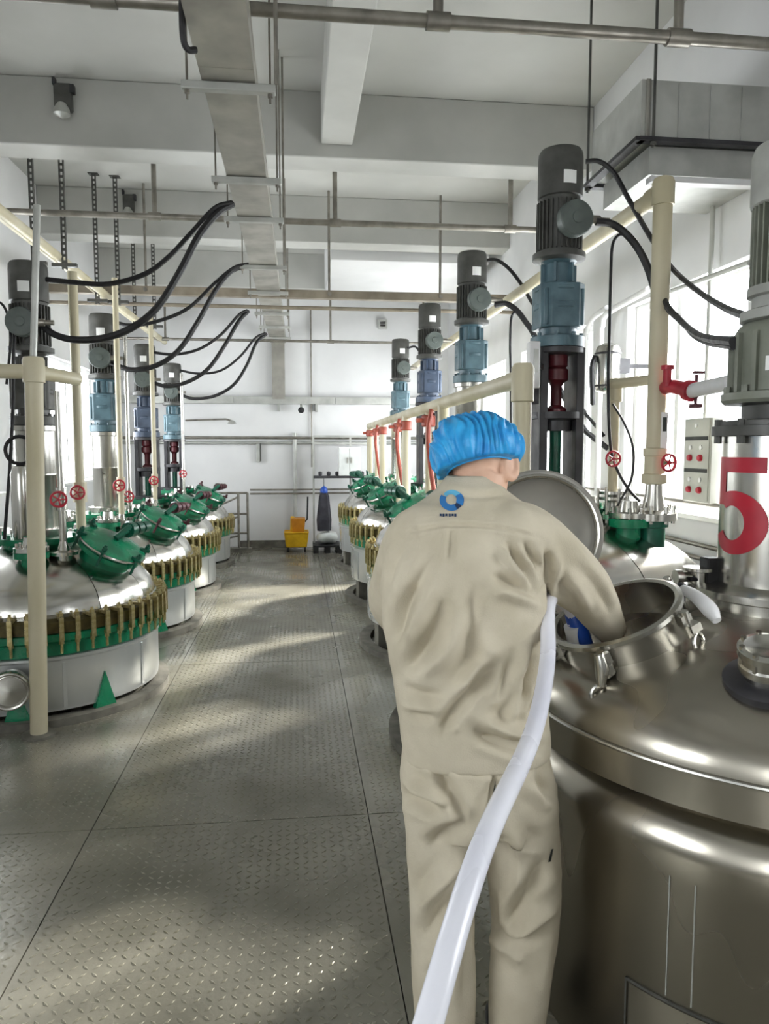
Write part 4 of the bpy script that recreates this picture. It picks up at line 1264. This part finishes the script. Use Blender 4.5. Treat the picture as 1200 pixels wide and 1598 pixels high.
MB().cyl((xg, 11.38, 1.02), (xg, 11.40, 1.145), .006, n=6).build('hook', MT['frame'], e)
xb = at(511, 825, Y=11.3).x
e = thing('floor_pallet', 'low black pallet at the foot of the end wall', 'pallet', (xb, 11.5, 0))
for i in range(5):
    MB().box((xb, 11.27 + i * .11, .105), (.44, .09, .03)).build('slat', MT['black'], e)
for sx in (-1, 0, 1):
    MB().box((xb + sx * .18, 11.49, .045), (.08, .52, .09)).build('bearer', MT['black'], e)
e = thing('pale_bag', 'pale translucent bag lying on the black pallet', 'bag', (xb, 11.45, .12))
bm_ = MB().ball((xb, 11.45, .22), (.17, .16, .1), 20, 12)
for i, p in enumerate(bm_.v):
    p += Vector((noise.noise(p * 9), noise.noise(p * 9 + Vector((5, 0, 0))), noise.noise(p * 7))) * .03
    p.z = max(p.z, .122)
bm_.build('bag_body', MT['clear'], e)
MB().tube([(xb + .02, 11.45, .3), (xb + .03, 11.44, .36), (xb + .06, 11.44, .4)], [.03, .018, .035], 10).build('bag_neck', MT['clear'], e)

# ------------------------------------------------------------------ worker
def voxel_mesh(mb, name, m, voxel, smooth=4):
    tmp = bpy.data.objects.new('tmp', mb.mesh('tmp', m))
    COL.objects.link(tmp)
    r = tmp.modifiers.new('r', 'REMESH')
    r.mode, r.voxel_size, r.use_smooth_shade = 'VOXEL', voxel, True
    s = tmp.modifiers.new('s', 'SMOOTH')
    s.factor, s.iterations = .5, smooth
    bpy.context.view_layer.update()
    dg = bpy.context.evaluated_depsgraph_get()
    me = bpy.data.meshes.new_from_object(tmp.evaluated_get(dg), depsgraph=dg)
    me.name = name
    old = tmp.data
    bpy.data.objects.remove(tmp)
    bpy.data.meshes.remove(old)
    me.materials.clear()
    me.materials.append(m)
    return me


def fold_mesh(me, folds, wob=.0015, wscale=14):
    n = len(me.vertices)
    co = np.empty(n * 3); me.vertices.foreach_get('co', co); co = co.reshape(n, 3)
    nr = np.empty(n * 3); me.vertex_normals.foreach_get('vector', nr); nr = nr.reshape(n, 3)
    uv = proj_np(co)
    vd = np.array([0, 0, CZ]) - co
    vd /= np.linalg.norm(vd, axis=1)[:, None]
    face = np.clip(((nr * vd).sum(1) + .15) / .5, 0, 1)
    disp = np.zeros(n)
    for pts, amp, w in folds:
        P = [np.array((p.x, p.y)) for p in spline([(x, y, 0) for x, y in pts], 5)]
        L = len(P) - 1
        best = np.full(n, 1e9); sg = np.zeros(n); tt = np.zeros(n)
        for i in range(L):
            a, b = P[i], P[i + 1]
            ab = b - a
            t = np.clip(((uv - a) @ ab) / (ab @ ab + 1e-9), 0, 1)
            dv = uv - (a + t[:, None] * ab)
            d = np.hypot(dv[:, 0], dv[:, 1])
            cr = ab[0] * dv[:, 1] - ab[1] * dv[:, 0]
            u = d < best
            best[u], sg[u], tt[u] = d[u], np.sign(cr[u]), ((i + t) / L)[u]
        taper = np.clip(np.minimum(tt, 1 - tt) * 4, .15, 1)
        main = np.exp(-(best / w) ** 1.5)
        side = np.exp(-((best - 1.9 * w) / (w * 1.1)) ** 2)
        disp += 1.7 * amp * taper * (main - .45 * side)
    wn = np.array([noise.noise(Vector((c[0] * wscale, c[1] * wscale, c[2] * wscale * .55))) + .5 * noise.noise(Vector(c) * wscale * 2.3) for c in co])
    co = co + nr * (disp * face + wob * wn)[:, None]
    me.vertices.foreach_set('co', co.ravel())
    me.update()
    return me


def loft(mb, rings, n=40, e=.85, cap=True):
    """rings: (centre, half-width x, half-depth y)"""
    vs, fs = [], []
    for c, a, b in rings:
        for j in range(n):
            t = 2 * PI * j / n
            ct, st = math.cos(t), math.sin(t)
            vs.append(Vector((c.x + a * math.copysign(abs(ct) ** e, ct), c.y + b * math.copysign(abs(st) ** e, st), c.z)))
    for i in range(len(rings) - 1):
        for j in range(n):
            k = (j + 1) % n
            fs.append((i * n + j, i * n + k, (i + 1) * n + k, (i + 1) * n + j))
    fs.append(tuple(range(n)))
    fs.append(tuple((len(rings) - 1) * n + j for j in range(n))[::-1])
    return mb.add(vs, fs)


def px_rings(lst):
    out = []
    for py, l, r, Y, hb in lst:
        a, b = at(l, py, Y=Y), at(r, py, Y=Y)
        out.append(((a + b) / 2, (b - a).length / 2, hb))
    return out


def place(me, name, parent):
    me.transform(Matrix.Translation(-WLOC[parent.name]))
    o = bpy.data.objects.new(name, me)
    o.parent = parent
    WLOC[o.name] = WLOC[parent.name]
    COL.objects.link(o)
    return o


person = thing('person', 'worker in khaki overalls and blue hair cap leaning over the open tank', 'person', (.42, 1.75, 0))

shR, elR, wrR = at(822, 838, Y=1.76), at(898, 905, Y=1.84), at(950, 966, Y=1.95)
shL, elL, wrL = at(640, 842, Y=1.78), Vector((.27, 1.98, 1.17)), Vector((.50, 2.03, 1.13))

# --- body (skin): head, neck, trunk, arms with hands, legs and feet in one surface
B = MB()
HC = at(750, 719, Y=1.87)
HM = T(*HC) @ RZ(math.radians(-38)) @ RX(math.radians(-12)) @ RY(math.radians(-7))
vs, fs = [], []
NA, NB = 40, 28
for i in range(NB + 1):
    th = -PI / 2 + PI * i / NB
    for j in range(NA):
        ph = 2 * PI * j / NA
        d = Vector((math.cos(th) * math.sin(ph), math.cos(th) * math.cos(ph), math.sin(th)))
        x, y, z = d.x * .079, d.y * .096, d.z * .118
        if d.z < 0:
            k = -d.z
            x *= 1 - .22 * k
            y = y * (1 - .18 * k) + .018 * k
        fr = max(0, d.y)
        y += .024 * math.exp(-((d.x / .16) ** 2 + ((d.z + .18) / .2) ** 2)) * (fr > 0)
        y -= .008 * math.exp(-(((abs(d.x) - .38) / .16) ** 2 + ((d.z - .05) / .12) ** 2)) * (fr > 0)
        y += .006 * math.exp(-((d.x / .25) ** 2 + ((d.z + .52) / .08) ** 2)) * (fr > 0)
        y += .008 * math.exp(-((d.x / .2) ** 2 + ((d.z + .85) / .12) ** 2)) * (fr > 0)
        vs.append(HM @ Vector((x, y, z)))
for i in range(NB):
    for j in range(NA):
        k = (j + 1) % NA
        fs.append((i * NA + j, i * NA + k, (i + 1) * NA + k, (i + 1) * NA + j))
B.add(vs, fs)
for sx in (-1, 1):
    E_ = HM @ T(sx * .088, -.014, -.026) @ RZ(-sx * .6) @ RY(PI / 2)
    B.torus(.0235, .008, E_ @ Matrix.Diagonal((1.35, .85, 1, 1)), 20, 8)
    B.ball(HM @ Vector((sx * .079, -.006, -.026)), (.008, .017, .028), 12, 8)
neck0 = HM @ Vector((.012, -.012, -.05))
C7 = at(748, 800, Y=1.81)
B.tube([neck0, (neck0 + C7) / 2, C7, C7 + Vector((0, -.01, -.1))], [.064, .062, .068, .1], 20, 3)
loft(B, px_rings([(805, 660, 815, 1.80, .07), (850, 630, 830, 1.785, .085), (920, 625, 825, 1.77, .09), (1000, 640, 825, 1.76, .085), (1100, 645, 830, 1.75, .09), (1200, 645, 840, 1.745, .095), (1255, 650, 850, 1.745, .09)]))


def hand(mb, w, d, palm_n, side):
    """w wrist, d pointing direction, palm_n palm normal, side +1 thumb along +s"""
    d = d.normalized()
    s = d.cross(palm_n).normalized() * side
    p = s.cross(d) * side
    mb.tube([w - d * .02, w + d * .02, w + d * .055, w + d * .09], [.026, .032, .036, .03], 14, 3)
    mb.ball(w + d * .055 + s * .012, .03).ball(w + d * .055 - s * .014, .028)
    for i, (o, ln) in enumerate(((.032, .070), (.011, .080), (-.011, .074), (-.031, .058))):
        a = w + d * .085 + s * o
        b = a + (d * .9 + p * .35).normalized() * ln * .45
        c = b + (d * .45 + p * .85).normalized() * ln * .33
        e2 = c + (d * -.05 + p).normalized() * ln * .28
        mb.tube([a - d * .02, a, b, c, e2], [.011, .0105, .0095, .0088, .0075], 10, 3)
        mb.ball(e2, .0076, 8, 6)
    a = w + d * .03 + s * .03
    b = a + (s * .8 + d * .6).normalized() * .042
    c = b + (d * .8 + p * .5 + s * .1).normalized() * .035
    mb.tube([a - s * .02, a, b, c], [.015, .0145, .0115, .009], 10, 3)
    mb.ball(c, .0092, 8, 6)


dR = (Vector((.91, 2.0, .98)) - wrR).normalized()
B.tube([shR + Vector((-.04, 0, .0)), shR, (shR + elR) / 2, elR, (elR + wrR) / 2, wrR, wrR + dR * .03], [.05, .056, .05, .043, .04, .029, .027], 16, 4)
hand(B, wrR + dR * .02, dR, Vector((-.3, .6, -.2)), 1)
dL = (Vector((.70, 2.0, 1.08)) - wrL).normalized()
B.tube([shL + Vector((.04, 0, 0)), shL, (shL + elL) / 2, elL, (elL + wrL) / 2, wrL, wrL + dL * .03], [.05, .056, .05, .043, .04, .029, .027], 16, 4)
hand(B, wrL + dL * .02, dL, Vector((0, -.3, -1)), -1)
LEGS = {
    'l': [(1215, 690, 1.745, .072), (1320, 690, 1.765, .055), (1430, 692, 1.765, .046), (1540, 692, 1.755, .042), (1635, 692, 1.735, .036)],
    'r': [(1215, 806, 1.745, .072), (1320, 812, 1.77, .056), (1430, 816, 1.775, .047), (1540, 808, 1.76, .042), (1635, 803, 1.74, .036)]}
ank = {}
for k_, l in LEGS.items():
    pts = [at(p[1], p[0], Y=p[2]) for p in l]
    B.tube(pts, [p[3] for p in l], 18, 4)
    a = pts[-1]
    ank[k_] = a
    B.tube([a, Vector((a.x, a.y - .02, .05)), Vector((a.x, a.y + .06, .045)), Vector((a.x + .01, a.y + .15, .03))], [.036, .038, .036, .028], 12, 3)
body = place(voxel_mesh(B, 'body', MT['skin'], .0055, 3), 'body', person)

# --- jacket
J = MB()
loft(J, px_rings([(742, 698, 766, 1.832, .055), (753, 690, 776, 1.825, .064), (765, 680, 790, 1.818, .073), (779, 662, 808, 1.81, .08), (794, 636, 832, 1.797, .092), (815, 615, 846, 1.788, .106), (855, 601, 850, 1.778, .118), (915, 593, 850, 1.768, .126), (975, 599, 848, 1.758, .126), (1035, 610, 848, 1.752, .125), (1090, 619, 850, 1.748, .126), (1135, 625, 853, 1.745, .13), (1158, 628, 855, 1.745, .131), (1176, 630, 854, 1.745, .128)]), 48)
J.tube([shR + Vector((-.09, -.0, -.0)), shR + Vector((-.02, 0, .0)), shR * .5 + elR * .5, elR, elR * .5 + wrR * .5, wrR + dR * .04], [.088, .09, .084, .079, .066, .045], 28, 5)
J.tube([shL + Vector((.09, 0, 0)), shL + Vector((.03, .0, 0)), shL * .5 + elL * .5, elL, elL * .5 + wrL * .5, wrL], [.085, .086, .08, .074, .06, .044], 28, 5)
jm = voxel_mesh(J, 'jacket', MT['cloth'], .0058, 5)
fold_mesh(jm, [
    ([(612, 838), (660, 825), (705, 819), (760, 821), (805, 829), (845, 842)], -.004, 3.0),
    ([(705, 820), (704, 850), (700, 880)], -.004, 5),
    ([(842, 928), (812, 885), (795, 850)], -.011, 7), ([(846, 938), (800, 910), (765, 893)], -.010, 8),
    ([(845, 922), (832, 880), (815, 838)], -.010, 7), ([(848, 945), (800, 928), (760, 925)], .007, 9),
    ([(835, 925), (800, 880), (778, 850)], .008, 7), ([(842, 915), (822, 865)], .008, 6),
    ([(852, 850), (858, 900), (850, 940)], -.012, 7), ([(870, 860), (862, 905), (858, 935)], .009, 7),
    ([(742, 900), (738, 970), (728, 1020)], -.011, 17), ([(770, 905), (752, 960), (755, 1010), (790, 1020)], .008, 14),
    ([(735, 940), (705, 1005), (650, 1055)], .011, 16), ([(700, 930), (668, 1010), (622, 1052)], -.012, 13),
    ([(655, 900), (630, 960), (617, 1010)], -.011, 11), ([(690, 900), (650, 960), (632, 1010)], .008, 12),
    ([(632, 850), (612, 880), (600, 930)], -.008, 9), ([(680, 860), (650, 910), (640, 930)], -.006, 10),
    ([(778, 1036), (735, 1078), (700, 1120), (690, 1145)], -.014, 9), ([(765, 1022), (735, 1050), (718, 1085)], .010, 9),
    ([(832, 1000), (795, 1060), (752, 1118)], .010, 10), ([(806, 1020), (785, 1070), (770, 1100)], -.011, 7),
    ([(842, 1000), (826, 1060), (814, 1100)], -.014, 8), ([(820, 1050), (805, 1100), (795, 1140)], .010, 8),
    ([(842, 1060), (836, 1090), (826, 1130)], -.010, 5), ([(745, 1118), (790, 1143), (848, 1150)], .012, 10), ([(735, 1136), (790, 1160), (840, 1165)], -.011, 10),
    ([(622, 1066), (660, 1085), (700, 1088)], -.006, 9), ([(625, 1098), (660, 1106), (690, 1098)], .006, 9), ([(640, 1110), (680, 1122)], -.005, 7),
    ([(862, 805), (900, 860), (935, 905), (962, 950)], .007, 10), ([(880, 880), (905, 920), (925, 955)], .006, 9), ([(865, 905), (890, 935), (905, 965)], -.007, 9),
    ([(905, 880), (935, 920), (955, 965)], -.005, 6), ([(690, 766), (740, 774), (800, 770)], -.004, 5),
], .0022, 12)
jacket = place(jm, 'jacket', person)
for p in jm.polygons: p.use_smooth = True

# --- trousers
Q = MB()
loft(Q, px_rings([(1120, 636, 846, 1.745, .115), (1160, 630, 850, 1.745, .122), (1200, 625, 856, 1.745, .128), (1235, 627, 864, 1.745, .13), (1262, 632, 869, 1.747, .125), (1282, 640, 866, 1.748, .11)]), 44)
TL = [(1225, 686, 1.745, .098), (1290, 687, 1.745, .088), (1360, 688, 1.75, .085), (1440, 690, 1.755, .083), (1530, 692, 1.75, .081), (1600, 694, 1.745, .077), (1648, 694, 1.74, .075)]
TR = [(1225, 808, 1.745, .098), (1290, 812, 1.752, .098), (1360, 818, 1.76, .095), (1440, 819, 1.768, .089), (1530, 811, 1.76, .081), (1600, 806, 1.75, .073), (1648, 804, 1.745, .072)]
for l in (TL, TR):
    Q.tube([at(p[1], p[0], Y=p[2]) for p in l], [p[3] for p in l], 32, 5)
qm = voxel_mesh(Q, 'trousers', MT['cloth'], .006, 5)
fold_mesh(qm, [
    ([(732, 1290), (712, 1255), (690, 1215), (680, 1185)], -.013, 9), ([(742, 1300), (750, 1250), (790, 1200)], -.005, 7),
    ([(625, 1218), (650, 1232), (690, 1245), (706, 1248)], .011, 10), ([(632, 1225), (645, 1248), (690, 1262)], -.010, 9),
    ([(735, 1285), (700, 1300), (662, 1330)], -.014, 13), ([(728, 1335), (700, 1360), (655, 1420)], .012, 13), ([(735, 1370), (705, 1400), (655, 1470)], -.013, 13),
    ([(720, 1420), (690, 1470), (662, 1520)], .009, 12), ([(735, 1450), (728, 1520), (725, 1580)], -.007, 9),
    ([(850, 1180), (845, 1215), (858, 1240)], -.008, 8), ([(815, 1215), (840, 1245), (862, 1265)], .009, 9), ([(780, 1215), (765, 1260), (758, 1310)], -.010, 8),
    ([(772, 1200), (769, 1230), (762, 1262)], -.008, 3), ([(800, 1290), (815, 1320), (850, 1330)], .010, 12), ([(862, 1335), (838, 1370), (812, 1410), (795, 1442)], -.013, 11),
    ([(790, 1280), (810, 1340), (805, 1400)], .008, 12), ([(875, 1400), (850, 1425), (810, 1455), (770, 1465)], .012, 11), ([(766, 1440), (790, 1462), (830, 1466)], -.010, 8),
    ([(770, 1470), (800, 1490), (820, 1500)], .007, 10), ([(768, 1380), (772, 1420), (765, 1450)], -.006, 8), ([(862, 1440), (855, 1500), (845, 1560)], .004, 12),
    ([(630, 1188), (680, 1196), (760, 1206), (850, 1200)], -.003, 5),
], .0022, 11)
trousers = place(qm, 'trousers', person)
for p in qm.polygons: p.use_smooth = True
PBVH = {}
for nm, o in (('j', jacket), ('q', trousers)):
    me = o.data
    PBVH[nm] = BVHTree.FromPolygons([v.co + WLOC[person.name] for v in me.vertices], [tuple(p.vertices) for p in me.polygons])


def decal(name, m, parent, which, A, Bq, off=.0012):
    """ribbon between two picture polylines laid on the cloth"""
    o = Vector((0, 0, CZ))
    def hit(px, py):
        d = (at(px, py, Y=1.5) - o).normalized()
        h, nn, _, _ = PBVH[which].ray_cast(o, d)
        return h + nn * off if h is not None else None
    rows = []
    for (ax, ay), (bx, by) in zip(A, Bq):
        rows.append([hit(ax + (bx - ax) * t / 3, ay + (by - ay) * t / 3) for t in range(4)])
    vs, fs = [], []
    for r in rows: vs += r
    if any(v is None for v in vs): return
    for i in range(len(rows) - 1):
        for j in range(3):
            fs.append((i * 4 + j, i * 4 + j + 1, i * 4 + j + 5, i * 4 + j + 4))
    MB().add(vs, fs).build(name, m, parent, sharp=180)


def arc(cx, cy, r, a0, a1, n=14, k=1.0):
    return [(cx + r * math.cos(math.radians(a0 + (a1 - a0) * i / n)), cy - r * k * math.sin(math.radians(a0 + (a1 - a0) * i / n))) for i in range(n + 1)]


decal('logo_ring', MT['logo1'], jacket, 'j', arc(705, 781, 19, 150, 300, k=.88), arc(704, 780, 8.5, 150, 300, k=.95))
decal('logo_ring', MT['logo2'], jacket, 'j', arc(706, 779, 16, 40, 150, k=.9), arc(704, 780, 8.5, 40, 150, k=.95))
decal('logo_ring', MT['logo1'], jacket, 'j', arc(705, 781, 19, -30, 42, k=.9), arc(704, 780, 8.5, -30, 42, k=.95))
decal('logo_ring', MT['logo3'], jacket, 'j', arc(705, 781, 18, -62, -28, k=.88), arc(704, 780, 9.5, -62, -28, k=.95))
for i in range(6):
    x = 686 + i * 4.4 + (1 if i > 2 else 0)
    decal('logo_lettering', MT['logo3'], jacket, 'j', [(x, 802), (x + 1.6, 802), (x + 3.2, 802)], [(x, 806.5), (x + 1.6, 805.5 + i % 2), (x + 3.2, 806.5)])
# pocket openings and hem stitching on the trousers
decal('pocket_opening', MT['dark'], trousers, 'q', [(775, 1208), (770, 1235), (764, 1262)], [(781, 1208), (773, 1235), (765, 1262)])
decal('pocket_opening', MT['dark'], trousers, 'q', [(860, 1325), (857, 1335), (855, 1345)], [(863, 1324), (861, 1335), (859, 1344)])

# --- bouffant cap
K = MB()
CC = at(744, 706, Y=1.865)
KM = T(*CC) @ RZ(math.radians(-15)) @ RY(math.radians(-12)) @ RX(math.radians(-16))
NA, NB = 180, 40
vs, fs = [], []
for i in range(NB + 1):
    t = i / NB
    if t < .12:
        q = t / .12
        rr, zz = .72 + .22 * q, -.46 + .02 * q
    else:
        q = (t - .12) / .88
        a = -.42 + (PI / 2 + .42) * q
        rr, zz = math.cos(a) ** .95 if math.cos(a) > 0 else 0, math.sin(a)
        rr = max(rr, .0)
    env = math.sin(PI * min(1, t * 1.02)) ** .5 if 0 < t < .98 else 0
    for j in range(NA):
        p = 2 * PI * j / NA
        x, y, z = rr * math.cos(p) * .119, rr * math.sin(p) * .135, zz * .098 + (.004 if zz > 0 else 0)
        v = Vector((x, y, z))
        w = noise.noise(Vector((x * 16, y * 16, z * 9)))
        pl = math.sin(x * 170 + 3.2 * noise.noise(v * 13) + y * 40)
        rad = Vector((x, y, z + .02)).normalized()
        v += rad * env * (.0055 * (1 - 2 * abs(pl)) + .013 * w + .003 * math.sin(p * 17 + w * 5) * (1 - t))
        vs.append(KM @ v)
for i in range(NB):
    for j in range(NA):
        k = (j + 1) % NA
        fs.append((i * NA + j, i * NA + k, (i + 1) * NA + k, (i + 1) * NA + j))
K.add(vs, fs)
cap = K.build('hair_cap', MT['cap'], person, sharp=180)
MB(KM).torus(1, .035, T(0, 0, -.044) @ Matrix.Diagonal((.084, .1, .1, 1)), 48, 8).build('cap_elastic', MT['cap'], cap)

# --- shoes
for k_, a in ank.items():
    s = MB()
    fx = a.x + (.0 if k_ == 'l' else .006)
    loft(s, [(Vector((fx, a.y + .055, z)), w, d) for z, w, d in ((.0, .052, .145), (.028, .054, .147), (.03, .05, .143), (.06, .047, .13), (.085, .044, .095), (.1, .04, .07))], 28, .8)
    so = s.build('shoe', MT['shoe'], person, bevel=0)
    # slide the toe cap down
    for v in so.data.vertices:
        if v.co.z > .05 and v.co.y + 1.75 > a.y + .08:
            v.co.z -= .02

# ------------------------------------------------------------------ hose
def atd(px, py, d):
    v = FWD + RGT * ((px - 600) / F_PX) - UPV * ((py - 799) / F_PX)
    return Vector((0, 0, CZ)) + v * d


HP = [Vector((.79, 1.98, 1.085)), Vector((.775, 1.985, 1.12)), Vector((.725, 1.96, 1.20)), atd(858, 930, 1.86), atd(853, 958, 1.80), atd(857, 1010, 1.72), atd(851, 1060, 1.60), atd(838, 1130, 1.44), atd(815, 1188, 1.30), atd(782, 1252, 1.15), atd(747, 1332, 1.04), atd(716, 1430, .95), atd(690, 1520, .89), atd(666, 1605, .85), atd(640, 1700, .80), atd(608, 1820, .74), atd(570, 1960, .68),
      Vector((-.1, .32, .62)), Vector((-.2, .1, .3)), Vector((-.1, -.35, .045)), Vector((-.3, -1.0, .0185)), Vector((-.6, -1.6, .0185))]
hs = thing('transfer_hose', 'thick white plastic hose trailing from the tank past the worker', 'hose', (HP[-1].x, HP[-1].y, 0))
HD_ = spline(HP, 10)
for _ in range(60):
    HD_ = [HD_[0]] + [(HD_[i - 1] + HD_[i] * 2 + HD_[i + 1]) / 4 for i in range(1, len(HD_) - 1)] + [HD_[-1]]
MB().tube(HD_, .0178, 20).build('hose_tube', MT['hose'], hs)
hn = MB()
hn.tube([HP[0] + (HP[0] - HP[1]).normalized() * .06, HP[0], HP[1], HP[1] + (HP[1] - HP[0]) * .4], [.02, .025, .025, .022], 16)
hn.build('blue_coupling', MT['bluepl'], hs)
tag(MB().cyl(at(893, 976, Y=1.98), at(893, 976, Y=1.98) + Vector((.03, .02, -.1)), .024, n=16).lathe([(.012, .0), (.012, .02), (.016, .022), (.016, .04), (.001, .042)], 12, T(*at(893, 976, Y=1.98))).build('white_bottle', MT['white'], base=at(893, 976, Y=1.98)), 'white plastic bottle neck inside the open manway', 'bottle')
